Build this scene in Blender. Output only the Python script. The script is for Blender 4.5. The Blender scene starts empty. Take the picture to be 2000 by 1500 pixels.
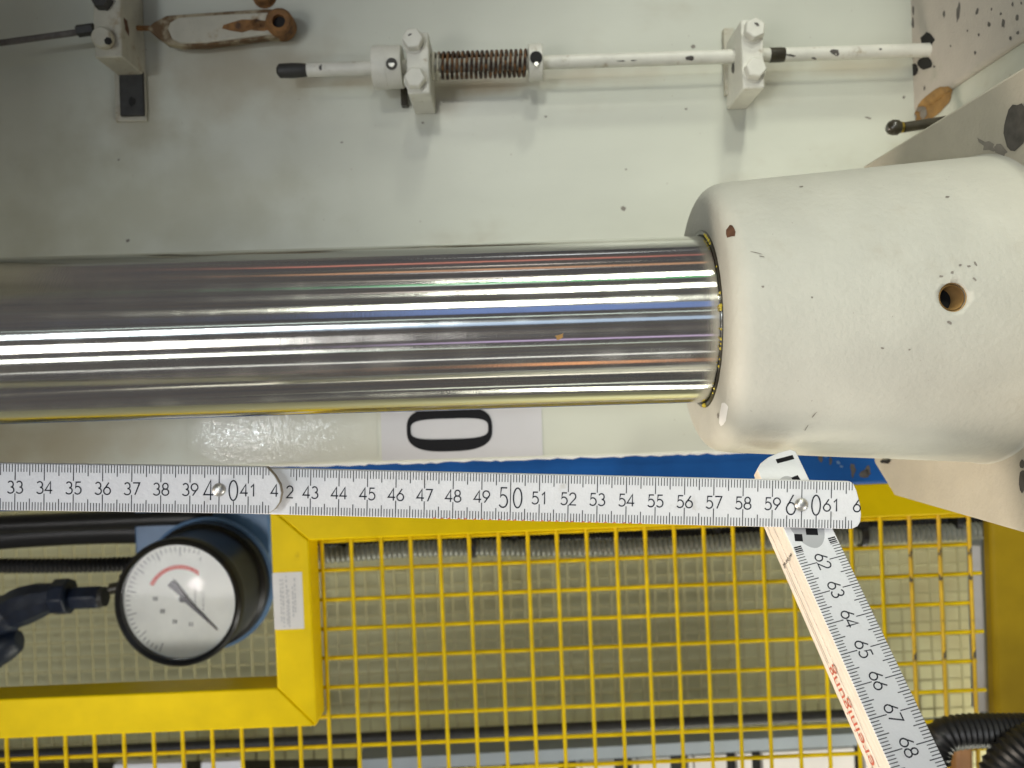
import bpy, bmesh, math, random
from mathutils import Vector, Matrix
from mathutils.bvhtree import BVHTree
random.seed(7)
R = math.radians
SC = bpy.context.scene
COL = SC.collection

# ------------------------------------------------------------------ camera
# Machine frame: X along the chrome rod, Y away from the camera, Z up. The
# camera is hand held, rolled 1.8 degrees against the machine.
F = 1618.0                      # focal length in pixels of a 2000 px wide frame
ROLL = R(1.787)
RX = Vector((math.cos(ROLL), 0, -math.sin(ROLL)))
UP = Vector((math.sin(ROLL), 0, math.cos(ROLL)))
YY = Vector((0, 1, 0))
cam_d = bpy.data.cameras.new("camera")
cam_d.sensor_width = 36.0
cam_d.lens = 36.0 * F / 2000.0
cam_d.clip_start = 0.01
cam_d.clip_end = 60
cam_d.dof.use_dof = True
cam_d.dof.focus_distance = 0.288
cam_d.dof.aperture_fstop = 16.0
cam = bpy.data.objects.new("camera", cam_d)
cam.matrix_world = Matrix(((RX.x, UP.x, 0, 0), (0, 0, -1, 0), (RX.z, UP.z, 0, 0), (0, 0, 0, 1)))
COL.objects.link(cam)
SC.camera = cam


def at(px, py, y):
    """point at depth y seen at pixel px, py of the 2000 x 1500 photograph"""
    return RX * ((px - 1000) * y / F) + UP * ((750 - py) * y / F) + YY * y


def cv(x, y, z):
    """vector in camera axes (right, depth, up) -> machine frame"""
    return RX * x + YY * y + UP * z


# ------------------------------------------------------------------ world + lamps
SC.view_settings.view_transform = 'Standard'
SC.view_settings.look = 'None'
SC.view_settings.exposure = 0.0
SC.view_settings.gamma = 1.0
SC.cycles.max_bounces = 8
SC.cycles.caustics_reflective = False
SC.cycles.caustics_refractive = False
wd = bpy.data.worlds.new("World")
SC.world = wd
wd.use_nodes = True
nt = wd.node_tree
bg = nt.nodes['Background']
# dim workshop hall round the machine: mottled grey with muted paint colours
tc = nt.nodes.new('ShaderNodeTexCoord')
mp = nt.nodes.new('ShaderNodeMapping')
mp.inputs['Scale'].default_value = (1.5, 16.0, 30.0)
nz = nt.nodes.new('ShaderNodeTexNoise')
nz.inputs['Scale'].default_value = 1.6
nz.inputs['Detail'].default_value = 8
nz.inputs['Roughness'].default_value = 0.7
nt.links.new(tc.outputs['Generated'], mp.inputs['Vector'])
nt.links.new(mp.outputs['Vector'], nz.inputs['Vector'])
cr = nt.nodes.new('ShaderNodeValToRGB')
els = cr.color_ramp.elements
els[0].position = 0.30
els[0].color = (0.03, 0.03, 0.032, 1)
els[1].position = 0.72
els[1].color = (1.0, 0.98, 0.94, 1)
for p, c in ((0.40, (0.06, 0.06, 0.065, 1)), (0.45, (0.22, 0.21, 0.20, 1)), (0.475, (0.11, 0.14, 0.24, 1)),
             (0.50, (0.30, 0.30, 0.30, 1)), (0.53, (0.09, 0.08, 0.07, 1)), (0.555, (0.34, 0.17, 0.11, 1)),
             (0.58, (0.36, 0.37, 0.36, 1)), (0.61, (0.14, 0.24, 0.15, 1)), (0.65, (0.5, 0.5, 0.48, 1))):
    e = els.new(p)
    e.color = c
nt.links.new(nz.outputs['Fac'], cr.inputs['Fac'])
nt.links.new(cr.outputs['Color'], bg.inputs['Color'])
bg.inputs['Strength'].default_value = 0.50


def area(name, loc, target, sx, sy, power, col=(1, 1, 1), up=None):
    d = bpy.data.lights.new(name, 'AREA')
    d.shape = 'RECTANGLE'
    d.size = sx
    d.size_y = sy
    d.energy = power
    d.color = col
    o = bpy.data.objects.new(name, d)
    z = (Vector(loc) - Vector(target)).normalized()
    x = Vector((1, 0, 0))
    x = (x - z * x.dot(z)).normalized()
    y = z.cross(x)
    o.matrix_world = Matrix(((x.x, y.x, z.x, loc[0]), (x.y, y.y, z.y, loc[1]), (x.z, y.z, z.z, loc[2]), (0, 0, 0, 1)))
    COL.objects.link(o)
    return o


def polar(az, el, d):
    """point behind the camera, az to the right, el upwards (degrees)"""
    return (math.sin(R(az)) * math.cos(R(el)) * d, -math.cos(R(az)) * math.cos(R(el)) * d, math.sin(R(el)) * d)


AIM = (0.0, 0.4, 0.0)
def spot(name, loc, target, power, cone, soft, col):
    d = bpy.data.lights.new(name, 'SPOT')
    d.energy = power
    d.spot_size = R(cone)
    d.spot_blend = 1.0
    d.shadow_soft_size = soft
    d.color = col
    o = bpy.data.objects.new(name, d)
    o.location = loc
    o.rotation_euler = (Vector(target) - o.location).to_track_quat('-Z', 'Y').to_euler()
    COL.objects.link(o)


# machine lamp above right of the bed plate, a lower one, and a warm one at the left
for (x_, y_, z_) in ((-0.10, -1.12, 0.71), (0.21, -0.88, 1.12), (0.29, -0.50, 1.45)):
    spot("machine_lamp", (x_, y_, z_), (0.15, 0.46, 0.0), 30.5, 20, 0.09, (0.99, 1.0, 0.88))
spot("low_lamp", (1.10, -0.26, -1.05), (0.07, 0.46, -0.10), 68, 31, 0.40, (1.0, 0.99, 0.93))
spot("warm_lamp", (-1.0, 0.16, -0.52), (0.13, 0.30, -0.06), 60, 38, 0.17, (1.0, 0.86, 0.72))
spot("gauge_fill", (-0.42, -0.95, -0.28), (-0.25, 0.62, -0.165), 44, 11.5, 0.12, (1.0, 0.99, 0.94))  # added spot that brightens only the gauge dial
# hall lamps behind the photographer
area("hall_window", (-0.80, -1.62, 0.09), AIM, 0.26, 0.10, 5.0, (0.86, 0.94, 1.0))
area("hall_bulb", (-1.08, -1.40, -0.575), (-0.25, 0.63, -0.16), 0.045, 0.045, 0.5, (1.0, 0.88, 0.84))
area("hall_window_upper_pane", polar(-37, 0, 2.2), AIM, 0.8, 0.10, 2.2, (0.80, 0.90, 1.0))
area("hall_window_pane", polar(-38, -14, 2.2), AIM, 0.8, 0.34, 8.5, (1.0, 0.97, 0.97))
area("hall_window_lower_pane", polar(-38, -29, 2.2), AIM, 0.8, 0.14, 3.2, (1.0, 1.0, 0.96))


area("wall_fill", (0.45, 0.66, -0.85), (0.05, 1.02, -0.25), 0.9, 0.15, 6.0, (1.0, 0.98, 0.82))  # added fill out of frame, brightens the back wall


def strip_light(name, t, az, span, thick, rad, col):
    """far light strip parallel to the rod, at the height where the rod mirrors it at t of its radius"""
    el = 2 * math.degrees(math.asin(t)) - 3.7
    d = 2.5
    area(name, polar(az, el, d), AIM, 2 * d * math.tan(R(span / 2)), thick, rad * math.pi * 2 * d * math.tan(R(span / 2)) * thick, col)


strip_light("strip_level", 0.115, 0, 70, 0.022, 2.6, (0.85, 1.0, 0.95))
strip_light("strip_low_green", -0.27, -2, 70, 0.022, 2.0, (0.88, 1.0, 0.90))
strip_light("strip_low", -0.41, -4, 70, 0.035, 2.6, (1.0, 1.0, 0.97))
strip_light("strip_under", -0.63, -24, 44, 0.06, 2.4, (1.0, 0.96, 0.80))
strip_light("strip_under_short", -0.76, -30, 30, 0.05, 2.0, (0.95, 1.0, 0.85))
strip_light("added_strip_blue", 0.20, 6, 34, 0.36, 0.62, (0.22, 0.40, 1.0))  # added coloured lights stand in for coloured objects mirrored by the rod
strip_light("added_strip_pale_blue", 0.03, 4, 40, 0.20, 0.85, (0.52, 0.70, 1.0))
strip_light("added_strip_violet", -0.20, 8, 34, 0.09, 0.9, (0.80, 0.60, 1.0))
strip_light("added_strip_green", 0.54, 8, 30, 0.12, 0.8, (0.12, 0.8, 0.28))
strip_light("added_strip_orange", 0.70, 6, 32, 0.13, 0.7, (1.0, 0.50, 0.25))
strip_light("added_strip_red", 0.79, 8, 32, 0.12, 0.6, (1.0, 0.30, 0.22))
strip_light("added_strip_amber", -0.50, 13, 10, 0.20, 1.4, (1.0, 0.42, 0.16))
for i, (t_, az_) in enumerate(((0.84, -13), (0.74, -11), (0.68, -9.5), (0.60, -9), (0.53, -8), (0.46, -7))):
    strip_light("strip_overhead", t_, az_, 9, 0.045, 2.2, (1.0, 0.86, 0.80) if i % 2 else (0.92, 0.95, 1.0))


# ------------------------------------------------------------------ materials
def mat(name, col, rough=0.5, metal=0.0, var=0.0, vscale=30.0, col2=None, c2amt=(0.55, 0.7), c2scale=12.0,
        bump=0.0, bscale=400.0, coat=0.0, stretch=None, spec=None, c2detail=5, speck=None, coatr=0.08):
    m = bpy.data.materials.new(name)
    m.use_nodes = True
    n = m.node_tree.nodes
    L = m.node_tree.links
    b = n['Principled BSDF']
    b.inputs['Roughness'].default_value = rough
    b.inputs['Metallic'].default_value = metal
    if spec is not None:
        b.inputs['Specular IOR Level'].default_value = spec
    if coat:
        b.inputs['Coat Weight'].default_value = coat
        b.inputs['Coat Roughness'].default_value = coatr
    b.inputs['Base Color'].default_value = (*col, 1)
    t = n.new('ShaderNodeTexCoord')
    src = t.outputs['Object']
    if stretch:
        q = n.new('ShaderNodeMapping')
        q.inputs['Scale'].default_value = stretch
        L.new(src, q.inputs['Vector'])
        src = q.outputs['Vector']
    out = None
    if var:
        z = n.new('ShaderNodeTexNoise')
        z.inputs['Scale'].default_value = vscale
        z.inputs['Detail'].default_value = 6
        L.new(src, z.inputs['Vector'])
        r = n.new('ShaderNodeMapRange')
        r.inputs['From Min'].default_value = 0.3
        r.inputs['From Max'].default_value = 0.7
        r.inputs['To Min'].default_value = 1 - var
        r.inputs['To Max'].default_value = 1 + var
        L.new(z.outputs['Fac'], r.inputs['Value'])
        x = n.new('ShaderNodeVectorMath')
        x.operation = 'SCALE'
        x.inputs[0].default_value = col
        L.new(r.outputs['Result'], x.inputs['Scale'])
        out = x.outputs['Vector']
    if col2:
        z = n.new('ShaderNodeTexNoise')
        z.inputs['Scale'].default_value = c2scale
        z.inputs['Detail'].default_value = c2detail
        z.inputs['Roughness'].default_value = 0.65
        L.new(src, z.inputs['Vector'])
        r = n.new('ShaderNodeMapRange')
        r.interpolation_type = 'SMOOTHSTEP'
        r.inputs['From Min'].default_value = c2amt[0]
        r.inputs['From Max'].default_value = c2amt[1]
        L.new(z.outputs['Fac'], r.inputs['Value'])
        x = n.new('ShaderNodeMix')
        x.data_type = 'RGBA'
        x.inputs[6].default_value = (*col, 1)
        x.inputs[7].default_value = (*col2, 1)
        if out:
            L.new(out, x.inputs[6])
        L.new(r.outputs['Result'], x.inputs[0])
        out = x.outputs[2]
    if speck:
        sc_, lo_, hi_, cs = speck
        z = n.new('ShaderNodeTexNoise')
        z.inputs['Scale'].default_value = sc_
        z.inputs['Detail'].default_value = 2
        L.new(t.outputs['Object'], z.inputs['Vector'])
        r = n.new('ShaderNodeMapRange')
        r.inputs['From Min'].default_value = lo_
        r.inputs['From Max'].default_value = hi_
        L.new(z.outputs['Fac'], r.inputs['Value'])
        x = n.new('ShaderNodeMix')
        x.data_type = 'RGBA'
        x.inputs[6].default_value = (*col, 1)
        x.inputs[7].default_value = (*cs, 1)
        if out:
            L.new(out, x.inputs[6])
        L.new(r.outputs['Result'], x.inputs[0])
        out = x.outputs[2]
    if out:
        L.new(out, b.inputs['Base Color'])
    if bump:
        z = n.new('ShaderNodeTexNoise')
        z.inputs['Scale'].default_value = bscale
        z.inputs['Detail'].default_value = 3
        L.new(src, z.inputs['Vector'])
        u = n.new('ShaderNodeBump')
        u.inputs['Strength'].default_value = bump
        u.inputs['Distance'].default_value = 0.001
        L.new(z.outputs['Fac'], u.inputs['Height'])
        L.new(u.outputs['Normal'], b.inputs['Normal'])
        if coat:
            L.new(u.outputs['Normal'], b.inputs['Coat Normal'])
    return m


M = {}
M['panel'] = mat('panel_paint', (0.58, 0.595, 0.505), 0.42, var=0.06, vscale=14, col2=(0.44, 0.41, 0.31), c2amt=(0.54, 0.80),
                 c2scale=9, bump=0.07, bscale=170, stretch=(0.7, 1, 1.3), coat=0.25, coatr=0.22, speck=(420, 0.73, 0.78, (0.40, 0.37, 0.30)))
M['cast'] = mat('cast_paint', (0.495, 0.492, 0.425), 0.6, var=0.06, vscale=45, col2=(0.40, 0.375, 0.30), c2amt=(0.56, 0.82),
                c2scale=24, bump=0.26, bscale=480, speck=(700, 0.74, 0.80, (0.36, 0.34, 0.29)))
M['flangepaint'] = mat('flange_paint', (0.47, 0.435, 0.35), 0.6, var=0.08, vscale=45, col2=(0.36, 0.33, 0.25), c2amt=(0.52, 0.8), c2scale=24, bump=0.3, bscale=480)
M['lacquer'] = mat('bubbly_lacquer', (0.545, 0.55, 0.465), 0.4, var=0.06, vscale=40, bump=0.75, bscale=260, coat=1.0, coatr=0.03)
for l_ in list(M['lacquer'].node_tree.links):
    if l_.to_socket.name == 'Normal' and l_.to_node.type == 'BSDF_PRINCIPLED':
        M['lacquer'].node_tree.links.remove(l_)
M['lacquer'].node_tree.nodes['Principled BSDF'].inputs['Coat IOR'].default_value = 1.75
M['white'] = mat('old_white_paint', (0.66, 0.65, 0.57), 0.42, var=0.08, vscale=90, col2=(0.33, 0.27, 0.17), c2amt=(0.60, 0.78),
                 c2scale=110, bump=0.25, bscale=500)
M['grimy'] = mat('grimy_white_paint', (0.47, 0.45, 0.36), 0.5, var=0.12, vscale=70, col2=(0.30, 0.22, 0.12), c2amt=(0.52, 0.75),
                 c2scale=80, bump=0.25, bscale=500)
M['endplate'] = mat('end_plate_paint', (0.50, 0.46, 0.40), 0.6, var=0.06, vscale=60, col2=(0.36, 0.36, 0.29), c2amt=(0.55, 0.8),
                    c2scale=30, bump=0.3, bscale=500)
M['chip'] = mat('bare_chip', (0.075, 0.068, 0.06), 0.7, var=0.3, vscale=300)
M['primerdark'] = mat('dark_primer', (0.12, 0.11, 0.10), 0.7, var=0.3, vscale=300)
M['rustchip'] = mat('rust_chip', (0.10, 0.045, 0.022), 0.7, var=0.3, vscale=300)
M['whitechip'] = mat('fresh_white_chip', (0.82, 0.82, 0.78), 0.5)
M['primer'] = mat('bare_primer', (0.22, 0.20, 0.17), 0.6, var=0.15, vscale=200)
M['rust'] = mat('rust', (0.20, 0.095, 0.028), 0.75, var=0.35, vscale=200, col2=(0.07, 0.035, 0.018), c2scale=150)
M['ochre'] = mat('ochre_rust', (0.30, 0.17, 0.05), 0.7, var=0.3, vscale=120, col2=(0.12, 0.08, 0.05), c2scale=90)
M['dark'] = mat('dark_steel', (0.028, 0.027, 0.024), 0.55, var=0.3, vscale=200, bump=0.2)
M['oil'] = mat('oily_dark', (0.035, 0.03, 0.018), 0.3, var=0.3, vscale=200)
M['bore'] = mat('dark_bore', (0.01, 0.009, 0.008), 0.8)
M['brass'] = mat('brass', (0.42, 0.30, 0.06), 0.35, 1.0, var=0.2, vscale=300)
M['steel'] = mat('rivet_steel', (0.66, 0.65, 0.60), 0.38, 1.0, var=0.15, vscale=500)
M['blue'] = mat('blue_paint', (0.006, 0.072, 0.265), 0.5, spec=0.2, var=0.10, vscale=60, col2=(0.03, 0.04, 0.06), c2amt=(0.66, 0.74),
                c2scale=60, bump=0.1, bscale=300)
M['bluedark'] = mat('dark_blue_enamel', (0.006, 0.012, 0.028), 0.45, var=0.3, vscale=90, bump=0.5, bscale=130)
M['bluepale'] = mat('pale_blue_steel', (0.10, 0.19, 0.34), 0.4, var=0.1, vscale=60)
M['yellow'] = mat('yellow_paint', (0.76, 0.54, 0.0), 0.45, var=0.07, vscale=50, spec=0.10, col2=(0.53, 0.33, 0.006), c2amt=(0.66, 0.8),
                  c2scale=40, bump=0.08, bscale=250)
M['wire'] = mat('yellow_wire_paint', (0.71, 0.50, 0.002), 0.45, spec=0.12, var=0.12, vscale=90, col2=(0.20, 0.13, 0.02), c2amt=(0.70, 0.76),
                c2scale=70)
M['wireworn'] = mat('worn_wire_paint', (0.60, 0.38, 0.004), 0.5, var=0.15, vscale=90, col2=(0.05, 0.045, 0.03), c2amt=(0.56, 0.62),
                    c2scale=75)
M['yellowold'] = mat('dull_yellow_paint', (0.34, 0.225, 0.006), 0.55, spec=0.15, var=0.12, vscale=35, col2=(0.10, 0.07, 0.02), c2amt=(0.66, 0.74),
                     c2scale=55)
M['farwire'] = mat('far_wire', (0.54, 0.50, 0.28), 0.7, spec=0.1)
M['wall'] = mat('green_wall', (0.67, 0.65, 0.40), 0.8, var=0.08, vscale=2.5, col2=(0.58, 0.52, 0.29), c2scale=2.5)
M['black'] = mat('black_rubber', (0.010, 0.010, 0.010), 0.42, var=0.2, vscale=90)
M['blackgloss'] = mat('black_case', (0.008, 0.008, 0.008), 0.28)
M['conduit'] = mat('grey_conduit', (0.20, 0.21, 0.18), 0.30, var=0.15, vscale=120)
M['dial'] = mat('dial_white', (0.78, 0.79, 0.73), 0.5, var=0.06, vscale=60)
M['dialprint'] = mat('dial_print', (0.30, 0.30, 0.30), 0.6)
M['dialgrey'] = mat('dial_faint_print', (0.42, 0.42, 0.41), 0.6)
M['red'] = mat('red_print', (0.62, 0.09, 0.06), 0.5)
M['needle'] = mat('needle', (0.06, 0.055, 0.065), 0.4)
M['sticker'] = mat('sticker_white', (0.555, 0.55, 0.56), 0.4, var=0.03, vscale=40)
M['label'] = mat('label_paper', (0.62, 0.60, 0.55), 0.5, var=0.03, vscale=80)
M['ink'] = mat('black_ink', (0.010, 0.010, 0.012), 0.7, spec=0.15)
M['ruler'] = mat('ruler_white', (0.74, 0.75, 0.76), 0.38, var=0.025, vscale=120, col2=(0.56, 0.55, 0.52), c2amt=(0.62, 0.8), c2scale=90,
                 bump=0.12, bscale=700)
M['tick'] = mat('ruler_print', (0.030, 0.032, 0.040), 0.6, spec=0.2)
M['numeral'] = mat('numeral_print', (0.018, 0.020, 0.030), 0.6, spec=0.2)
M['logo'] = mat('ruler_grey_print', (0.40, 0.41, 0.42), 0.4)
M['edge'] = mat('ruler_wood_edge', (0.80, 0.72, 0.61), 0.5, var=0.05, vscale=150, bump=0.2, bscale=400)
M['woodend'] = mat('worn_blade_end', (0.30, 0.25, 0.18), 0.6, var=0.3, vscale=300)
M['edgered'] = mat('edge_red_print', (0.55, 0.12, 0.07), 0.6, var=0.2, vscale=800)
M['beam'] = mat('grey_blue_beam', (0.30, 0.34, 0.37), 0.6, var=0.1, vscale=20)
M['pale'] = mat('pale_board', (0.62, 0.58, 0.55), 0.6, var=0.06, vscale=20)
M['glowwhite'] = mat('glow_white_paint', (0.85, 0.86, 0.92), 0.5)
M['copper'] = mat('orange_brown_paint', (0.36, 0.17, 0.055), 0.5, var=0.2, vscale=60)
M['grease'] = mat('grease', (0.50, 0.40, 0.05), 0.25)


M['dirtyrim'] = mat('dirty_rim', (0.33, 0.28, 0.18), 0.65, var=0.25, vscale=120, col2=(0.11, 0.06, 0.02), c2amt=(0.42, 0.58), c2scale=70)


def spring_mat():
    m = mat('rusty_spring', (0.034, 0.017, 0.009), 0.5, 0.3, var=0.4, vscale=260, col2=(0.18, 0.085, 0.028), c2amt=(0.46, 0.62), c2scale=260)
    n = m.node_tree.nodes
    L = m.node_tree.links
    b = n['Principled BSDF']
    old = b.inputs['Base Color'].links[0].from_socket
    t = n.new('ShaderNodeTexCoord')
    s = n.new('ShaderNodeSeparateXYZ')
    L.new(t.outputs['Object'], s.inputs[0])
    z = n.new('ShaderNodeTexNoise')
    z.inputs['Scale'].default_value = 300
    L.new(t.outputs['Object'], z.inputs['Vector'])
    a = n.new('ShaderNodeMath')
    a.operation = 'MULTIPLY_ADD'
    L.new(z.outputs['Fac'], a.inputs[0])
    a.inputs[1].default_value = 0.008
    L.new(s.outputs['X'], a.inputs[2])
    r = n.new('ShaderNodeMapRange')
    r.inputs['From Min'].default_value = 0.0095
    r.inputs['From Max'].default_value = 0.0115
    L.new(a.outputs[0], r.inputs['Value'])
    x = n.new('ShaderNodeMix')
    x.data_type = 'RGBA'
    x.inputs[6].default_value = (0.62, 0.60, 0.5, 1)
    L.new(r.outputs['Result'], x.inputs[0])
    L.new(old, x.inputs[7])
    L.new(x.outputs[2], b.inputs['Base Color'])
    return m


M['spring'] = spring_mat()


def chrome_mat():
    """hard chrome, ground round its girth: sharp across the axis, smeared along it"""
    m = bpy.data.materials.new('ground_chrome')
    m.use_nodes = True
    n = m.node_tree.nodes
    L = m.node_tree.links
    b = n['Principled BSDF']
    b.inputs['Metallic'].default_value = 1.0
    b.inputs['Base Color'].default_value = (0.73, 0.73, 0.68, 1)
    b.inputs['Roughness'].default_value = 0.20
    b.inputs['Anisotropic'].default_value = 1.0
    b.inputs['Anisotropic Rotation'].default_value = 0.25
    tg = n.new('ShaderNodeTangent')
    tg.direction_type = 'RADIAL'
    tg.axis = 'X'
    L.new(tg.outputs['Tangent'], b.inputs['Tangent'])
    t = n.new('ShaderNodeTexCoord')
    # diagonal hairline polishing scratches
    q = n.new('ShaderNodeMapping')
    q.inputs['Rotation'].default_value = (0, R(32), 0)
    q.inputs['Scale'].default_value = (2600, 200, 160)
    L.new(t.outputs['Object'], q.inputs['Vector'])
    z = n.new('ShaderNodeTexNoise')
    z.inputs['Scale'].default_value = 1.0
    z.inputs['Detail'].default_value = 3
    L.new(q.outputs['Vector'], z.inputs['Vector'])
    u = n.new('ShaderNodeBump')
    u.inputs['Strength'].default_value = 0.05
    u.inputs['Distance'].default_value = 0.0004
    L.new(z.outputs['Fac'], u.inputs['Height'])
    L.new(u.outputs['Normal'], b.inputs['Normal'])
    # faint smears
    z2 = n.new('ShaderNodeTexNoise')
    z2.inputs['Scale'].default_value = 60
    z2.inputs['Detail'].default_value = 6
    L.new(t.outputs['Object'], z2.inputs['Vector'])
    r = n.new('ShaderNodeMapRange')
    r.inputs['From Min'].default_value = 0.45
    r.inputs['From Max'].default_value = 0.8
    r.inputs['To Min'].default_value = 0.12
    r.inputs['To Max'].default_value = 0.19
    L.new(z2.outputs['Fac'], r.inputs['Value'])
    L.new(r.outputs['Result'], b.inputs['Roughness'])
    return m


M['chrome'] = chrome_mat()


# ------------------------------------------------------------------ builders
OFF = {}


def thing(name, loc, label, cat, group=None):
    o = bpy.data.objects.new(name, None)
    o.empty_display_size = 0.02
    COL.objects.link(o)
    o.location = loc
    o['label'] = label
    o['category'] = cat
    if group:
        o['group'] = group
    OFF[o] = Vector(loc)
    return o


def tag(o, label, cat, group=None):
    o['label'] = label
    o['category'] = cat
    if group:
        o['group'] = group
    return o


def structure(o):
    o['kind'] = 'structure'
    return o


class MB:
    def __init__(s):
        s.v = []
        s.f = []

    def add(s, vs, fs):
        k = len(s.v)
        s.v += [Vector(p) for p in vs]
        s.f += [tuple(i + k for i in f) for f in fs]

    def box(s, a, b):
        x0, y0, z0 = [min(a[i], b[i]) for i in range(3)]
        x1, y1, z1 = [max(a[i], b[i]) for i in range(3)]
        s.add([(x0, y0, z0), (x1, y0, z0), (x1, y1, z0), (x0, y1, z0), (x0, y0, z1), (x1, y0, z1), (x1, y1, z1), (x0, y1, z1)],
              [(0, 3, 2, 1), (4, 5, 6, 7), (0, 1, 5, 4), (1, 2, 6, 5), (2, 3, 7, 6), (3, 0, 4, 7)])
        return s

    def tube(s, path, rad, n=16, caps=True, phase=0.0):
        path = [Vector(p) for p in path]
        if not hasattr(rad, '__len__'):
            rad = [rad] * len(path)
        k0 = len(s.v)
        t0 = (path[1] - path[0]).normalized()
        a = t0.orthogonal().normalized()
        for i, p in enumerate(path):
            if i == 0:
                t = t0
            elif i == len(path) - 1:
                t = (path[i] - path[i - 1]).normalized()
            else:
                t = (path[i + 1] - path[i - 1]).normalized()
                if t.length < 0.5:
                    t = (path[i] - path[i - 1]).normalized()
            a = (a - t * a.dot(t)).normalized()
            b = t.cross(a)
            for j in range(n):
                w = 2 * math.pi * j / n + phase
                s.v.append(p + (a * math.cos(w) + b * math.sin(w)) * rad[i])
        for i in range(len(path) - 1):
            for j in range(n):
                q = k0 + i * n
                s.f.append((q + j, q + (j + 1) % n, q + n + (j + 1) % n, q + n + j))
        if caps:
            s.f.append(tuple(k0 + j for j in reversed(range(n))))
            s.f.append(tuple(k0 + (len(path) - 1) * n + j for j in range(n)))
        return s

    def lathe(s, prof, n=96, c=(0, 0)):
        """revolve (x, r) profile about the X axis through (y, z) = c"""
        k0 = len(s.v)
        for x, r in prof:
            for j in range(n):
                w = 2 * math.pi * j / n
                s.v.append(Vector((x, c[0] + r * math.cos(w), c[1] + r * math.sin(w))))
        for i in range(len(prof) - 1):
            for j in range(n):
                q = k0 + i * n
                s.f.append((q + j, q + n + j, q + n + (j + 1) % n, q + (j + 1) % n))
        return s

    def prism(s, pts, d):
        """closed solid from a planar ring of points extruded by vector d"""
        d = Vector(d)
        n = len(pts)
        k = len(s.v)
        s.v += [Vector(p) for p in pts] + [Vector(p) + d for p in pts]
        s.f.append(tuple(range(k, k + n)))
        s.f.append(tuple(reversed(range(k + n, k + 2 * n))))
        for i in range(n):
            j = (i + 1) % n
            s.f.append((k + i, k + n + i, k + n + j, k + j))
        return s

    def ribbon(s, pts, w, closed=False):
        """flat stroke of width w through 2-D points (z = 0)"""
        n = len(pts)
        k = len(s.v)
        P = [Vector((p[0], p[1])) for p in pts]
        for i in range(n):
            a = P[i - 1] if (i > 0 or closed) else P[i]
            b = P[(i + 1) % n] if (i < n - 1 or closed) else P[i]
            d1 = (P[i] - a)
            d2 = (b - P[i])
            d1 = d1.normalized() if d1.length > 1e-9 else d2.normalized()
            d2 = d2.normalized() if d2.length > 1e-9 else d1
            n1 = Vector((-d1.y, d1.x))
            n2 = Vector((-d2.y, d2.x))
            m = (n1 + n2)
            m = m.normalized() if m.length > 1e-6 else n1
            c = max(m.dot(n1), 0.5)
            e = m * (w / 2 / c)
            s.v.append(Vector((P[i].x + e.x, P[i].y + e.y, 0)))
            s.v.append(Vector((P[i].x - e.x, P[i].y - e.y, 0)))
        for i in range(n if closed else n - 1):
            j = (i + 1) % n
            s.f.append((k + 2 * i, k + 2 * i + 1, k + 2 * j + 1, k + 2 * j))
        return s

    def rect(s, x0, x1, y0, y1):
        s.add([(x0, y0, 0), (x1, y0, 0), (x1, y1, 0), (x0, y1, 0)], [(0, 1, 2, 3)])
        return s

    def mapped(s, fn):
        s.v = [fn(p) for p in s.v]
        return s

    def mesh(s, name, m, off=Vector(), sharp=38, fix=True):
        me = bpy.data.meshes.new(name)
        me.from_pydata([tuple(p - off) for p in s.v], [], s.f)
        bm = bmesh.new()
        bm.from_mesh(me)
        if fix:
            bmesh.ops.recalc_face_normals(bm, faces=bm.faces)
        for f in bm.faces:
            f.smooth = True
        for e in bm.edges:
            if len(e.link_faces) == 2 and e.calc_face_angle(0) > R(sharp):
                e.smooth = False
        bm.to_mesh(me)
        bm.free()
        me.materials.append(m)
        return me

    def build(s, name, m, parent=None, bevel=0, seg=2, **k):
        off = OFF.get(parent, Vector())
        o = bpy.data.objects.new(name, s.mesh(name, m, off, **k))
        COL.objects.link(o)
        if parent:
            o.parent = parent
        OFF[o] = off
        if bevel:
            b = o.modifiers.new('bevel', 'BEVEL')
            b.width = bevel
            b.segments = seg
            b.limit_method = 'ANGLE'
            b.angle_limit = R(40)
            b.harden_normals = False
        return o


def smooth_path(pts, per=12):
    P = [Vector(p) for p in pts]
    P = [P[0] * 2 - P[1]] + P + [P[-1] * 2 - P[-2]]
    out = []
    for i in range(1, len(P) - 2):
        for k in range(per):
            t = k / per
            a, b, c, d = P[i - 1], P[i], P[i + 1], P[i + 2]
            out.append(0.5 * ((2 * b) + (c - a) * t + (2 * a - 5 * b + 4 * c - d) * t * t + (3 * b - a - 3 * c + d) * t ** 3))
    out.append(P[-2])
    return out


def resample(path, step):
    out = [path[0].copy()]
    acc = 0.0
    for i in range(1, len(path)):
        a, b = path[i - 1], path[i]
        L = (b - a).length
        t = step - acc
        while t <= L:
            out.append(a + (b - a) * (t / L))
            t += step
        acc = L - (t - step)
    return out


def corrugated(path, r, pitch, depth=0.16):
    pts = resample(smooth_path(path), pitch / 4)
    rad = [r * (1 - depth * (0, 0.5, 1, 0.5)[i % 4]) for i in range(len(pts))]
    return MB().tube(pts, rad, 20)


def bvh(o):
    dg = bpy.context.evaluated_depsgraph_get()
    me = o.evaluated_get(dg).to_mesh()
    off = OFF.get(o, Vector())
    return BVHTree.FromPolygons([v.co + off for v in me.vertices], [tuple(p.vertices) for p in me.polygons])


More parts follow.
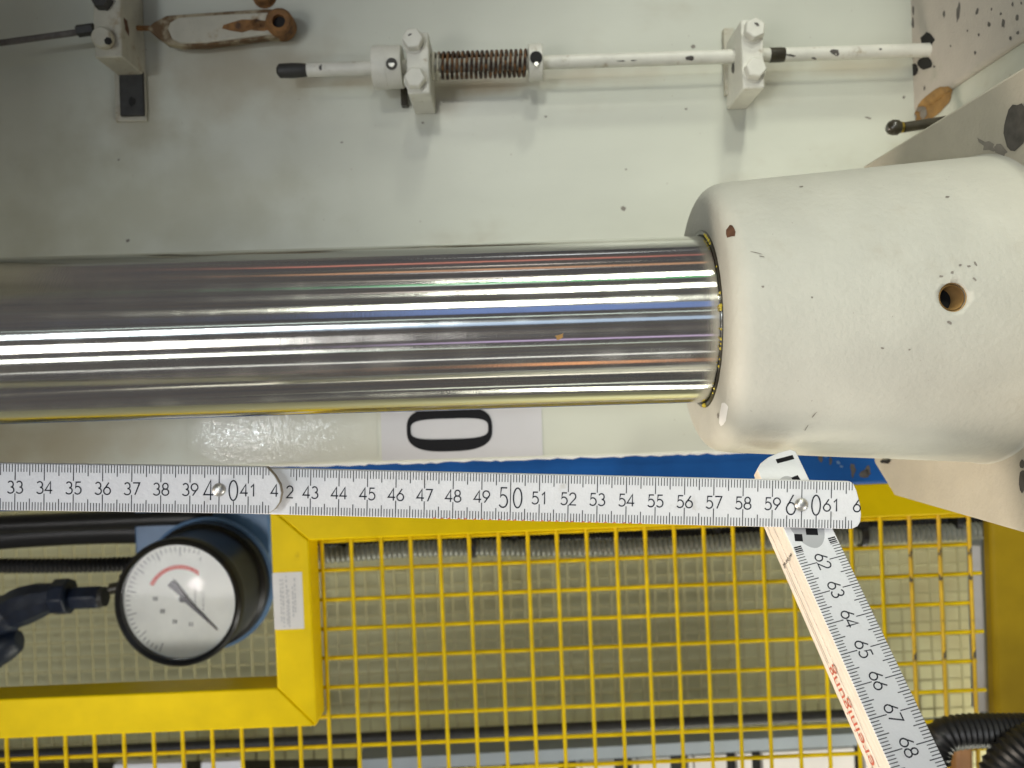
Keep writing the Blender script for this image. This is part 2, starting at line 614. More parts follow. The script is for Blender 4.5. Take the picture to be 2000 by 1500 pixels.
def chips(o, spots, m, parent, name='paint_chips', lift=0.00012, n=11, jag=0.28, seed=3):
    """irregular flakes lying on the real surface of o, at the places seen in the photo"""
    rnd = random.Random(seed)
    trees = [bvh(q) for q in (o if isinstance(o, (list, tuple)) else [o])]
    b = MB()
    for px, py, rx, ry, *an in spots:
        an = R(an[0]) if an else 0
        ca, sa = math.cos(an), math.sin(an)
        lev = (0.34, 0.67, 1.0) if max(rx, ry) > 15 else (1.0,)
        jit = [1 + rnd.uniform(-jag, jag) for _ in range(n)]
        ring = []
        for q in [(0, 0)] + [(lv * jit[j] * rx * math.cos(2 * math.pi * j / n), lv * jit[j] * ry * math.sin(2 * math.pi * j / n)) for lv in lev for j in range(n)]:
            d = at(px + q[0] * ca - q[1] * sa, py + q[0] * sa + q[1] * ca, 1.0).normalized()
            hs = [w for w in (tr.ray_cast(Vector((0, 0, 0)), d) for tr in trees) if w[0] is not None]
            if not hs:
                ring = None
                break
            h = min(hs, key=lambda w: w[3])
            nn = h[1] if h[1].dot(d) < 0 else -h[1]
            ring.append(h[0] + nn * lift)
        if ring:
            k = len(b.v)
            b.v += ring
            b.f += [(k, k + 1 + j, k + 1 + (j + 1) % n) for j in range(n)]
            for m_ in range(len(lev) - 1):
                o0 = k + 1 + m_ * n
                b.f += [(o0 + j, o0 + n + j, o0 + n + (j + 1) % n, o0 + (j + 1) % n) for j in range(n)]
    if not b.v:
        return None
    q = b.build(name, m, parent, fix=False)
    q['kind'] = 'stuff'
    return q


def hexbolt(c, r, h, parent, m, name='bolt', ph=0.3, ax=Vector((0, -1, 0))):
    c = Vector(c)
    b = MB().tube([c + ax * (-0.001), c + ax * h * 0.85, c + ax * h], [r, r, r * 0.88], 6, phase=ph)
    b.tube([c - ax * 0.001, c + ax * 0.0006], r * 1.12, 20)
    return b.build(name, m, parent, bevel=0.0004)


# ------------------------------------------------------------------ digits
def arc(cx, cy, rx, ry, a0, a1, n=18):
    return [(cx + rx * math.cos(R(a0 + (a1 - a0) * i / n)), cy + ry * math.sin(R(a0 + (a1 - a0) * i / n))) for i in range(n + 1)]


six = [(0.45, 1.0), (0.20, 0.62)] + arc(0.30, 0.30, 0.28, 0.30, 165, 505, 26)
DIG = {
    '0': [arc(0.30, 0.5, 0.27, 0.5, 0, 352, 32) + [(0.57, 0.5)]],
    '1': [[(0.14, 0.76), (0.36, 1.0), (0.36, 0.0)]],
    '2': [arc(0.29, 0.71, 0.26, 0.29, 165, -38) + [(0.03, 0.0), (0.58, 0.0)]],
    '3': [arc(0.27, 0.74, 0.23, 0.26, 150, -80) , arc(0.27, 0.27, 0.28, 0.27, 85, -150)],
    '4': [[(0.44, 0.0), (0.44, 1.0), (0.0, 0.27), (0.60, 0.27)]],
    '5': [[(0.53, 1.0), (0.15, 1.0), (0.10, 0.53)] + arc(0.27, 0.32, 0.29, 0.32, 118, -145)],
    '6': [six],
    '7': [[(0.03, 1.0), (0.58, 1.0), (0.20, 0.0)]],
    '8': [arc(0.30, 0.75, 0.22, 0.25, 0, 352, 24) + [(0.52, 0.75)], arc(0.30, 0.26, 0.28, 0.26, 0, 352, 24) + [(0.58, 0.26)]],
    '9': [[(0.60 - x, 1.0 - y) for x, y in six]],
}


def digit(b, ch, u, v, h, w, sx=1.0):
    """digit with its lower left corner at u, v"""
    for st in DIG[ch]:
        b.ribbon([(u + x * h * sx, v + y * h) for x, y in st], w)


# ================================================================== MACHINE BED
PY = 0.470
z_bot = at(1000, 896, PY).z
x_end = at(1782, 100, PY).x
panel = thing('bed_plate', (0, PY, 0.1), 'large off-white painted machine plate behind the chrome rod', 'machine plate')
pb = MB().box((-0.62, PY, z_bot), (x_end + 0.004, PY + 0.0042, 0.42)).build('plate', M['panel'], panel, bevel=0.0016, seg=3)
# ragged paint lip along the lower edge
lip = MB()
pts = []
x = -0.6
rr = random.Random(5)
while x < 0.16:
    pts.append((x, z_bot - 0.0004 - rr.uniform(0, 0.0011)))
    x += rr.uniform(0.002, 0.006)
lip.prism([(p[0], PY + 0.0012, p[1]) for p in pts] + [(0.16, PY + 0.0012, z_bot + 0.0015), (-0.6, PY + 0.0012, z_bot + 0.0015)], (0, 0.0029, 0))
lip.build('paint_lip', M['whitechip'], panel)
chips(pb, [(1218, 408, 5, 5), (1223, 331, 2, 2), (1695, 230, 6, 2, 15), (1354, 91, 4, 4), (1066, 228, 3, 2), (1340, 213, 3, 2), (1765, 190, 3, 3),
           (920, 505, 3, 2), (250, 470, 3, 5, 40), (232, 312, 3, 2), (826, 240, 3, 2), (668, 278, 3, 2)], M['primer'], panel, seed=4)
chips(pb, [(1248, 888, 12, 5, 8), (1152, 888, 4, 3)], M['rustchip'], panel, seed=6)
chips(pb, [(790, 905, 9, 3)], M['chip'], panel, seed=8)
# scale sticker with a black 0 lying on its side
stk = MB()
q = [at(742, 760, PY), at(1056, 750, PY), at(1056, 888, PY), at(742, 899, PY)]
x0, x1 = q[0].x, q[1].x
zt, zb = at(900, 770, PY).z, z_bot + 0.0012
stk.box((x0, PY - 0.00025, zb), (x1, PY + 0.0002, zt))
sticker = stk.build('scale_sticker', M['sticker'], panel)
c0 = at(878, 837.5, PY)


def sup(a, b, e, n=72):
    o = []
    for i in range(n):
        w = 2 * math.pi * i / n
        c, s = math.cos(w), math.sin(w)
        o.append((a * math.copysign(abs(c) ** (2 / e), c), b * math.copysign(abs(s) ** (2 / e), s)))
    return o


px = PY / F
zo = MB()
oo, ii = sup(83.5 * px, 44 * px, 2.9), sup(75.5 * px, 20 * px, 3.6)
n = len(oo)
zo.v = [Vector((c0.x + a, PY - 0.0005, c0.z + b)) for a, b in oo] + [Vector((c0.x + a, PY - 0.0005, c0.z + b)) for a, b in ii]
zo.f = [(i, (i + 1) % n, n + (i + 1) % n, n + i) for i in range(n)]
zo.build('numeral_zero', M['ink'], sticker)

# patch of thick bubbly lacquer left of the sticker, thinning out to both sides
lnt = M['lacquer'].node_tree
ltc = lnt.nodes.new('ShaderNodeTexCoord')
lsx = lnt.nodes.new('ShaderNodeSeparateXYZ')
lnt.links.new(ltc.outputs['Object'], lsx.inputs[0])
lmr = lnt.nodes.new('ShaderNodeMapRange')
lmr.inputs['From Min'].default_value = at(365, 845, PY).x
lmr.inputs['From Max'].default_value = at(738, 845, PY).x
lnt.links.new(lsx.outputs['X'], lmr.inputs['Value'])
lcr = lnt.nodes.new('ShaderNodeValToRGB')
lcr.color_ramp.interpolation = 'EASE'
lcr.color_ramp.elements[0].color = (0, 0, 0, 1)
lcr.color_ramp.elements[1].color = (0, 0, 0, 1)
for p_, k_ in ((0.16, 0.9), (0.30, 1.0), (0.55, 0.75), (0.80, 0.35)):
    e_ = lcr.color_ramp.elements.new(p_)
    e_.color = (k_, k_, k_, 1)
lnt.links.new(lmr.outputs['Result'], lcr.inputs['Fac'])
lnt.links.new(lcr.outputs['Color'], lnt.nodes['Principled BSDF'].inputs['Coat Weight'])
la0, la1 = at(365, 800, PY), at(738, 892, PY)
lq = MB()
NX = 40
for i in range(NX + 1):
    xx = la0.x + (la1.x - la0.x) * i / NX
    jt = rr.uniform(-0.0006, 0.0006)
    tp = 0.010 * max(0.0, 1 - i / 9.0) ** 2
    lq.v += [Vector((xx, PY - 0.00018, z_bot + 0.0022 + abs(jt) + tp)), Vector((xx, PY - 0.00018, zt))]
lq.f = [(2 * i, 2 * i + 2, 2 * i + 3, 2 * i + 1) for i in range(NX)]
lq.build('lacquer_patch', M['lacquer'], panel, fix=False)

# blue member under the plate
bt = at(1690, 946, PY + 0.006)
blue = tag(MB().box((-0.62, PY + 0.0046, bt.z), (0.30, PY + 0.045, z_bot + 0.03)).build('blue_beam', M['blue'], None, bevel=0.002),
           'blue painted beam running under the white plate above the yellow frame', 'beam')
chips(blue, [(1602, 893, 5, 11), (1622, 900, 3, 9), (1666, 918, 5, 14), (1695, 920, 5, 12), (1690, 925, 12, 7)], M['chip'], blue, seed=12)
chips(blue, [(1637, 903, 5, 3, 30), (1643, 911, 4, 2, 20), (1612, 890, 4, 3)], M['bluepale'], blue, seed=13)

# lever and block grime, plus painted shade at left and below the control rod
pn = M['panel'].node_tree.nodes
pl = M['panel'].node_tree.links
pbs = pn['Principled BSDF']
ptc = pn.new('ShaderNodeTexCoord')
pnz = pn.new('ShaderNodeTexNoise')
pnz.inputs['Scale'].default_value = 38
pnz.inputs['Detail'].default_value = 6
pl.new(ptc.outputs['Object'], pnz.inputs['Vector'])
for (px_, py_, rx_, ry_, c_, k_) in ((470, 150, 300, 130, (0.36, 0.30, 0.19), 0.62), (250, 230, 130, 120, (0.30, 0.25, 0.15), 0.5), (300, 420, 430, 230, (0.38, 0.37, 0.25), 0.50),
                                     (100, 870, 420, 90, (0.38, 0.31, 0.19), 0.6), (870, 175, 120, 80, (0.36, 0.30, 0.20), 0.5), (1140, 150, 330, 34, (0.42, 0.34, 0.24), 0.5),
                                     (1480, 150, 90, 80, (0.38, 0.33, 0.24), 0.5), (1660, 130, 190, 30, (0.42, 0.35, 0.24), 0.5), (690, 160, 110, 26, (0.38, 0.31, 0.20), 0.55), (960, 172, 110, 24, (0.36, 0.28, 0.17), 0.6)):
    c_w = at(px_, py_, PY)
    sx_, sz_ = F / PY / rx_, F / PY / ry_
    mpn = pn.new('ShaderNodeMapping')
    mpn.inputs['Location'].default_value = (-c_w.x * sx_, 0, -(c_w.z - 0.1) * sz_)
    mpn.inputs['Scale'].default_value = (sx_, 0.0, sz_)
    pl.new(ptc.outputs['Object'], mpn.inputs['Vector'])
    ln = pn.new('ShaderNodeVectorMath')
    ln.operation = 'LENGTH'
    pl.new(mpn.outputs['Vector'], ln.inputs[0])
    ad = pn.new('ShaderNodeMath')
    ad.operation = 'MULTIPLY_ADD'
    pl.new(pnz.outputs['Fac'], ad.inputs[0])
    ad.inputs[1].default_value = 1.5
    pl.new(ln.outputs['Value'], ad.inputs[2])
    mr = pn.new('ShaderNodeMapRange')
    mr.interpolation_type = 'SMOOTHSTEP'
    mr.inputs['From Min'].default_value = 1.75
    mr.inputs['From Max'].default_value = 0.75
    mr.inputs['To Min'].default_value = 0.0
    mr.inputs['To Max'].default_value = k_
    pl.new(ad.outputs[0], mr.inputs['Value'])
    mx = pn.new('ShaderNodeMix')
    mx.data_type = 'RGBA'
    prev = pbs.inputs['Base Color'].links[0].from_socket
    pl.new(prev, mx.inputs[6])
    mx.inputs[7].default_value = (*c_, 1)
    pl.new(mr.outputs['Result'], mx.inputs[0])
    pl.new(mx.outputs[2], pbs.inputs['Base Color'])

# ================================================================== CHROME ROD + HEAD
RY = 0.330
rc = at(700, 645.5, RY)
RR = 161.5 * RY / F
rod = thing('piston_rod', (0, RY, rc.z), 'thick polished chrome rod crossing the picture into the cream housing', 'rod')
cb = MB().lathe([(-0.40, 0.0), (-0.40, RR), (0.10, RR), (0.10, 0.0)], 160, (RY, rc.z)).build('chrome_bar', M['chrome'], rod)
chips(cb, [(1092, 658, 9, 5, -20)], M['ochre'], rod, name='stain_spot', jag=0.4, lift=0.00005)
# barrel the rod comes out of, beyond the left edge
MB().lathe([(-0.72, 0), (-0.72, 0.12), (-0.46, 0.12), (-0.46, 0)], 64, (RY, rc.z)).build('barrel', M['grimy'], rod)
MB().box((-0.46, 0.165, -0.13), (-0.325, 0.466, 0.32)).build('shade_block', M['grimy'], rod, bevel=0.006)  # unseen block added to shade the left part of the plate

XF = 372 * RY / F
hub = thing('rod_housing', (XF, RY, rc.z), 'cream cast housing gripping the right end of the chrome rod', 'housing')
r0, x9, r9 = 0.0527, 0.1836, 0.0600


def rcone(x):
    return r0 + (x - XF - 0.004) * (r9 - r0) / (x9 - XF - 0.004)


prof = [(XF + 0.05, RR + 0.0012), (XF + 0.006, RR + 0.0012), (XF + 0.0006, RR + 0.0014), (XF, RR + 0.0026)]
rf = 0.0075
for i in range(9):
    w = R(90 * i / 8)
    prof.append((XF + rf - rf * math.cos(w), rcone(XF + rf) - rf + rf * math.sin(w) - 0.0002))
for i in range(1, 46):
    xx = XF + rf + (x9 - 0.002 - XF - rf) * i / 45
    prof.append((xx, rcone(xx)))
for i in range(1, 8):
    w = R(90 * i / 7)
    prof.append((x9 - 0.002 + 0.0022 * math.sin(w), rcone(x9 - 0.002) + 0.0012 * (1 - math.cos(w))))
prof.append((x9 + 0.004, rcone(x9) + 0.0014))
body = MB().lathe(prof, 128, (RY, rc.z)).build('housing_body', M['cast'], hub, sharp=60)
# threaded hole in the front of the housing
tree = bvh(body)
hd = at(1863, 580, 1.0).normalized()
hit = tree.ray_cast(Vector(), hd)
hp = hit[0]
ha = Vector((0.0, 1, -0.03)).normalized()
hr = 29 * hp.y / F
cut = MB().tube([hp - ha * 0.01, hp + ha * 0.022], hr, 40).build('hole_cutter', M['bore'], hub)
md = body.modifiers.new('hole', 'BOOLEAN')
md.operation = 'DIFFERENCE'
md.object = cut
md.solver = 'EXACT'
dg = bpy.context.evaluated_depsgraph_get()
newme = bpy.data.meshes.new_from_object(body.evaluated_get(dg))
body.modifiers.clear()
body.data = newme
bpy.data.objects.remove(cut)
ins = MB()
pr = []
for i in range(15):
    pr.append((0.0012 + i * 0.0007, hr * (0.93 if i % 2 else 0.82)))
pth = [hp + ha * p[0] for p in pr]
ins.tube(pth, [p[1] for p in pr], 32, caps=False)
ins.tube([hp + ha * 0.0012, hp + ha * 0.0013], [hr * 1.0, hr * 0.93], 32, caps=False)
ins.build('thread', M['ochre'], hub)
MB().tube([hp + ha * 0.0104, hp + ha * 0.0114], hr * 0.98, 32).build('bore', M['bore'], hub)
# dark wiper ring and traces of grease round the rod
wr = MB().lathe([(XF + 0.0004, RR + 0.0001), (XF - 0.0004, RR + 0.0006), (XF - 0.0003, RR + 0.0018), (XF + 0.0012, RR + 0.0027)], 128, (RY, rc.z)).build('wiper_ring', M['oil'], hub)
gb = MB()
rg = random.Random(21)
for w, sz in ((176, .0009), (178, .0007), (168, .0006), (190, .0005), (196, .0006), (199, .0004), (202, .0006), (150, .0004), (128, .0006),
              (124, .0007), (120, .0006), (116, .0007), (112, .0005), (233, .0005), (238, .0004), (262, .0009), (266, .0008), (209, .0004), (214, .0005)):
    c = Vector((XF - 0.0003, RY + (RR + 0.0012) * math.cos(R(w)), rc.z - (RR + 0.0012) * math.sin(R(w - 360)) * -1))
    gb.tube([c - Vector((sz, 0, 0)), c - Vector((sz * .5, 0, 0)), c, c + Vector((sz, 0, 0))], [sz * .3, sz, sz * 1.1, sz * .4], 8)
gb.build('grease_beads', M['grease'], hub)['kind'] = 'stuff'
chips(body, [(1427, 453, 8, 13)], M['rustchip'], hub, seed=2)
chips(body, [(1413, 808, 8, 24, 8)], M['whitechip'], hub, seed=3, jag=0.16)
chips(body, [(1402, 552, 5, 8)], M['whitechip'], hub, seed=33, jag=0.16, lift=0.0004)
chips(body, [(1403, 812, 2, 5), (1386, 581, 2, 2), (1586, 581, 2, 2), (1723, 680, 3, 2), (1776, 683, 2, 2), (1565, 365, 4, 1.5), (1615, 337, 7, 2, -8),
             (1490, 560, 3, 2), (1477, 494, 12, 1, 14), (1488, 501, 6, 1, 10), (1590, 810, 8, 1, -50), (1575, 835, 7, 1, -60), (1905, 515, 5, 2, 60),
             (1892, 520, 4, 2), (1855, 630, 5, 3, 30), (1875, 518, 3, 2), (1903, 545, 5, 2, 40), (1838, 540, 4, 2), (1860, 532, 3, 3), (1850, 385, 4, 2)],
      M['primer'], hub, seed=15)
# square flange at the root of the housing
zc = rc.z
pts = [(0.2365, -0.083), (0.402, -0.083), (0.4235, -0.069), (0.4255, 0.074), (0.4265, 0.0815), (0.4245, 0.083), (0.2365, 0.083)]
fl = MB().prism([(x9, y, zc + z) for y, z in pts], (0.02, 0, 0)).build('flange', M['flangepaint'], hub, bevel=0.0012)
chips([fl, body], [(1733, 907, 18, 9), (1731, 922, 10, 16)], M['primer'], hub, seed=5, lift=0.0002)
chips([fl, body], [(1731, 900, 12, 6)], M['bore'], hub, seed=7, lift=0.0005)
chips(fl, [(1930, 285, 20, 9, 30), (1952, 292, 16, 8, 35)], M['primer'], hub, seed=9, jag=0.45)
chips(fl, [(1986, 248, 24, 46, 8)], M['chip'], hub, seed=10, n=18, jag=0.07, lift=0.0003)
chips(fl, [(1998, 906, 5, 9), (1999, 940, 8, 22)], M['chip'], hub, seed=10, jag=0.15, lift=0.0003)

# ================================================================== CONTROL SHAFT
SY = 0.452
s0, s1 = at(545, 139, SY), at(1850, 97, SY)
zs = at(1000, 124, SY).z
SX = lambda p: at(p, 124, SY).x
shaft = thing('control_rod', (SX(1000), SY, zs), 'thin white control rod held by two bolted blocks along the plate', 'control rod')


def sp(p, dz=0.0):
    return Vector((SX(p), SY, zs + dz + 0.0003 * (p - 1000) / 1000))


q = SY / F
MB().tube([sp(600), sp(730), sp(1030), sp(1500), sp(1850)], 13.2 * q, 24).build('bar', M['white'], shaft)
tip = MB().tube([sp(541), sp(546), sp(570), sp(592), sp(604)], [8 * q, 13.5 * q, 14.2 * q, 13 * q, 10 * q], 10)
tip.build('bare_tip', M['dark'], shaft)
bar = [o for o in shaft.children if o.name.startswith('bar')][0]
MB().tube([sp(1503), sp(1525), sp(1532)], [14.2 * q, 14.2 * q, 13.4 * q], 24).build('oily_band', M['oil'], shaft)
chips(bar, [(1347, 113, 8, 5), (1376, 126, 5, 3), (1213, 119, 8, 1), (1237, 118, 6, 1), (1631, 102, 9, 6, 20), (1590, 114, 5, 2, 20), (626, 132, 3, 6), (1720, 96, 3, 2),
            (1545, 108, 10, 2, 10), (1050, 118, 10, 8)], M['chip'], shaft, seed=17)
# set collar with grub screw
col = MB().tube([sp(729), sp(731), sp(757), sp(758), sp(785), sp(787)], [39 * q, 41 * q, 41 * q, 40.2 * q, 40.2 * q, 39 * q], 48).build('set_collar', M['white'], shaft, bevel=0.0003)
MB().tube([sp(770) + Vector((0, -39.8 * q, -0.0024)), sp(770) + Vector((0, -41.2 * q, -0.0025))], [11 * q, 10 * q], 24).build('screw_seat', M['oil'], col)
MB().tube([sp(770) + Vector((0, -41.0 * q, -0.0025)), sp(770) + Vector((0, -41.6 * q, -0.0025))], [6.5 * q, 6 * q], 6).build('grub_screw', M['steel'], col)
col2 = MB().tube([sp(1032), sp(1034), sp(1058), sp(1060)], [33 * q, 35 * q, 35 * q, 33 * q], 40).build('stop_collar', M['white'], shaft)
MB().tube([sp(1046) + Vector((0, -34 * q, -0.001)), sp(1046) + Vector((0, -36 * q, -0.001))], [12 * q, 12 * q], 24).build('screw_seat', M['bore'], col2)
MB().tube([sp(1046) + Vector((0, -34 * q, -0.0045)), sp(1046) + Vector((0, -36.4 * q, -0.0045))], [5 * q, 4 * q], 12).build('grub_screw', M['steel'], col2)

spr = thing('coil_spring', sp(836), 'rusty brown coil spring on the thin white control rod', 'spring')
hp_ = []
turns = 20.5
for i in range(int(turns * 22) + 1):
    w = 2 * math.pi * i / 22
    f = i / (turns * 22)
    f2 = f
    pxp = 838 + (1030 - 838) * f2
    c = sp(pxp)
    hp_.append(c + Vector((0, -math.cos(w) * 23.5 * q, math.sin(w) * 23.5 * q)))
MB().tube(hp_, 0.00088, 8).build('coil', M['spring'], spr)


def clamp(pxl, pxr, pyt, pyb, bolts, label, lean=0.0):
    yf = 0.436
    a, b = at(pxl, pyt, yf), at(pxr, pyb, yf)
    t = thing('clamp_block', ((a.x + b.x) / 2, PY, (a.z + b.z) / 2), label, 'clamp block', 'clamp blocks bolted to the plate')
    blk = MB().box((a.x, yf, b.z), (b.x, PY - 0.0004, a.z)).build('block', M['white'], t, bevel=0.0009)
    for bx, by in bolts:
        c = at(bx, by, yf)
        hexbolt((c.x, yf, c.z), 21 * yf / F, 0.0055, t, M['white'], 'bolt', random.uniform(0, 1))
    return t, blk


cl1, b1 = clamp(792, 840, 63, 182, ((808, 82), (812, 157)), 'white clamp block with two hex bolts at the left end of the spring')
cl2, b2 = clamp(1447, 1494, 38, 172, ((1470, 62), (1472, 138)), 'white clamp block with two hex bolts nearest the end of the rod')
MB().box((at(1409, 60, PY).x, PY - 0.005, at(1409, 190, PY).z), (at(1428, 60, PY).x, PY - 0.0003, at(1409, 62, PY).z)).build('shim', M['grimy'], cl2, bevel=0.0005)
MB().box((at(781, 60, PY).x, PY - 0.006, at(781, 212, PY).z), (at(793, 60, PY).x, PY - 0.0003, at(781, 168, PY).z)).build('shim', M['oil'], cl1, bevel=0.0005)
chips(b2, [(1480, 38, 6, 2), (1432, 130, 3, 12)], M['chip'], cl2, seed=22)
for cl, spots in ((cl2, [(1478, 47, 5, 3, 30), (1473, 122, 7, 3), (1469, 145, 3, 2)]), (cl1, [(800, 68, 4, 2, -30)])):
    for o in list(cl.children):
        if o.name.startswith('bolt'):
            chips(o, spots, M['chip'], cl, seed=23)
            break

# ================================================================== UPPER LEFT BRACKET, LEVER, ROD
BY = 0.441
a, b = at(179, -60, BY), at(238, 111, BY)
br = thing('pivot_bracket', ((a.x + b.x) / 2, PY, b.z), 'grimy white pivot bracket at the upper left of the plate', 'bracket')
blk = MB().box((a.x, BY, b.z), (b.x, PY - 0.0004, a.z)).build('block', M['grimy'], br, bevel=0.0009)
c = at(205, 78, BY)
bo = MB().tube([Vector((c.x, BY + 0.001, c.z)), Vector((c.x, BY - 0.004, c.z)), Vector((c.x, BY - 0.005, c.z))], [20 * BY / F, 20 * BY / F, 17 * BY / F], 28).build('bolt', M['grimy'], br)
c2 = at(211, 80, BY - 0.005)
MB().tube([Vector((c2.x, BY - 0.0045, c2.z)), Vector((c2.x, BY - 0.0053, c2.z))], 7.5 * BY / F, 6).build('socket', M['bore'], bo)
c = at(203, 4, BY)
MB().tube([Vector((c.x, BY + 0.001, c.z)), Vector((c.x, BY - 0.004, c.z)), Vector((c.x, BY - 0.005, c.z))], [19 * BY / F, 19 * BY / F, 16 * BY / F], 6, phase=.2).build('bolt', M['dark'], br)
a, b = at(226, 148, PY), at(289, 238, PY)
base = MB().box((a.x, PY - 0.0022, b.z), (b.x, PY - 0.0004, a.z + 0.02)).build('foot', M['grimy'], br, bevel=0.0006)
pa, pb_ = at(235, 152, PY - .002), at(285, 228, PY - .002)
pad = MB().box((pa.x, PY - 0.0042, pb_.z), (pb_.x, PY - 0.002, pa.z + 0.003)).build('bare_pad', M['dark'], br, bevel=0.0008)
chips(pad, [(258, 200, 7, 9)], M['bore'], br, seed=30, lift=0.0003)
chips(blk, [(247, 52, 4, 16, -15), (262, 57, 20, 2, 4), (280, 10, 5, 22), (282, 90, 2.5, 44)], M['rustchip'], br, seed=32)  # slot lines, and thin uprights painting the shadow gap between block and plate

LY = 0.4585
lever = thing('lever_arm', at(430, 55, LY), 'flat rust-edged lever with a round eye at the top left', 'lever')


def flat(pxs, y, th):
    return MB().prism([at(x, z, y) for x, z in pxs], (0, th, 0))


outer = [(286, 55), (300, 43), (325, 30), (352, 28), (440, 22), (520, 17), (540, 18), (545, 74), (520, 74), (470, 80), (400, 89), (350, 90), (325, 85), (303, 70)]
inner = [(327, 55), (332, 44), (348, 34), (440, 28), (522, 24), (534, 44), (534, 66), (470, 74), (400, 83), (352, 84), (336, 76)]
flat(outer, LY, 0.0055).build('rim', M['dirtyrim'], lever, bevel=0.0006)
web = flat(inner, LY - 0.0011, 0.002).build('web', M['grimy'], lever, bevel=0.0005)
chips(web, [(480, 50, 44, 11, -3), (505, 50, 26, 13, -3)], M['rust'], lever, seed=41)
chips(web, [(332, 50, 5, 6)], M['chip'], lever, seed=42)
e = at(548, 47, LY)
ring = MB()
rp = [(0.0036, -0.004), (0.0062, -0.0045), (0.0076, -0.003), (0.0078, 0.005), (0.0036, 0.005), (0.0036, -0.004)]
k = 40
for i, (r_, y_) in enumerate(rp):
    for j in range(k):
        w = 2 * math.pi * j / k
        ring.v.append(Vector((e.x + r_ * math.cos(w), LY + y_, e.z + r_ * math.sin(w))))
for i in range(len(rp) - 1):
    for j in range(k):
        ring.f.append((i * k + j, i * k + (j + 1) % k, (i + 1) * k + (j + 1) % k, (i + 1) * k + j))
ring.build('eye', M['rust'], lever)
MB().tube([Vector((e.x, LY - 0.001, e.z)), Vector((e.x, LY, e.z))], 0.0037, 24).build('eye_bore', M['bore'], lever)
MB().tube([at(240, 55, LY + .002), at(292, 55, LY + .002)], 0.0014, 12).build('pin', M['rust'], lever)

lr = thing('thin_rod', at(90, 70, 0.452), 'thin dark rod entering the grimy bracket from the left', 'rod')
MB().tube([at(-80, 95, .452), at(160, 62, .452)], 6 * .452 / F, 14).build('bar', M['primerdark'], lr)
MB().tube([at(152, 61, .452), at(184, 57, .452)], 11.5 * .452 / F, 6).build('end_nut', M['dark'], lr)
rb = at(517, -6, PY)
tag(hexbolt((rb.x, PY, rb.z), 0.006, 0.006, None, M['rust'], 'rusty_bolt'), 'rusty bolt head at the top edge above the lever eye', 'bolt')

# ================================================================== END PLATE AT UPPER RIGHT
zb = at(1792, 212, 0.464).z
ep = thing('end_plate', (x_end, 0.42, zb), 'chipped beige end plate at the upper right where the control rod enters', 'end plate')
wall = MB().box((x_end, 0.30, zb), (x_end + 0.02, 0.49, 0.42)).build('web', M['endplate'], ep, bevel=0.0022, seg=3)
low = MB().box((x_end + 0.0028, 0.30, -0.02), (x_end + 0.02, 0.49, zb - 0.0002)).build('lower_web', M['panel'], ep)
rndc = random.Random(77)
spots = [(1872, 25, 5, 22, 6), (1844, 27, 3, 9), (1909, 22, 4, 8, 12), (1932, 47, 4, 6), (1960, 45, 5, 11), (1987, 34, 4, 7), (1988, 64, 4, 5, 40), (1974, 75, 4, 5), (1912, 68, 3, 4), (1905, 103, 3, 5),
         (1978, 8, 3, 5), (1995, 6, 3, 4), (1955, 27, 3, 4), (1937, 18, 2, 4), (1890, 60, 2, 3), (1857, 90, 2, 3), (1825, 130, 3, 3), (1806, 172, 3, 6), (1783, 45, 4, 14), (1784, 20, 3, 12), (1783, 110, 3, 8)]
chips(wall, [(p[0], p[1], p[2] * 0.7, p[3] * 0.8) + tuple(p[4:]) for p in spots], M['primerdark'], ep, seed=51)
chips(wall, [(1812, 78, 13, 14, 0), (1806, 124, 16, 13, 0), (1785, 135, 8, 12)], M['bore'], ep, seed=52, name='rod_slot', lift=0.0002, jag=0.15)
chips([low, wall, pb], [(1823, 203, 46, 21, -42)], M['ochre'], ep, seed=53, jag=0.08, n=24, name='rust_stain', lift=0.0004)
chips([low, wall, pb], [(1800, 222, 16, 12, -50)], M['primer'], ep, seed=54, jag=0.15, name='bare_stain', lift=0.0007)

NY = 0.425
nip = thing('grease_nipple', at(1760, 250, NY), 'small dark grease nipple with ball head beside the flange', 'nipple')
MB().tube([at(1765, 249, NY), at(1850, 236, NY)], 10 * NY / F, 16).build('stem', M['oil'], nip)
MB().tube([at(1732, 250, NY), at(1736, 250, NY), at(1744, 249, NY), at(1753, 249, NY), at(1760, 248.5, NY)], [7 * NY / F, 12 * NY / F, 15 * NY / F, 14.5 * NY / F, 10 * NY / F], 20).build('ball_head', M['oil'], nip)
MB().tube([at(1757, 249, NY), at(1763, 248.5, NY)], [11 * NY / F, 10.6 * NY / F], 20).build('brass_collar', M['brass'], nip)

# ================================================================== FOLDING RULER
BW = 0.0162     # blade width
BT = 0.0029     # blade thickness
rul = thing('folding_ruler', at(1000, 969, 0.2875), 'white folding ruler lying open under the rod with its end stack hanging down', 'ruler')


def frame(P, u, v):
    n_ = u.cross(v)
    return lambda p: P + u * p[0] + v * p[1] + n_ * p[2]


def outline(u0, u1, e0, e1):
    """blade outline; e = list of (du, v) describing an end from top to bottom"""
    return [(u0 + a, b) for a, b in reversed(e0)] + [(u1 + a, b) for a, b in e1]


H = BW / 2
ROUND = [(-0.0052, H), (-0.0024, 0.62 * H), (-0.0006, 0.25 * H), (0, -0.1 * H), (-0.0006, -0.5 * H), (-0.0022, -0.8 * H), (-0.0046, -H)]
ENDR = [(-0.0040, H), (-0.0030, 0.93 * H), (-0.0018, 0.62 * H), (-0.0006, 0.10 * H), (-0.0001, -0.35 * H), (-0.0003, -0.68 * H), (-0.0012, -0.88 * H), (-0.0030, -0.98 * H), (-0.005, -H)]
FLATL = [(0, H), (0, -H)]


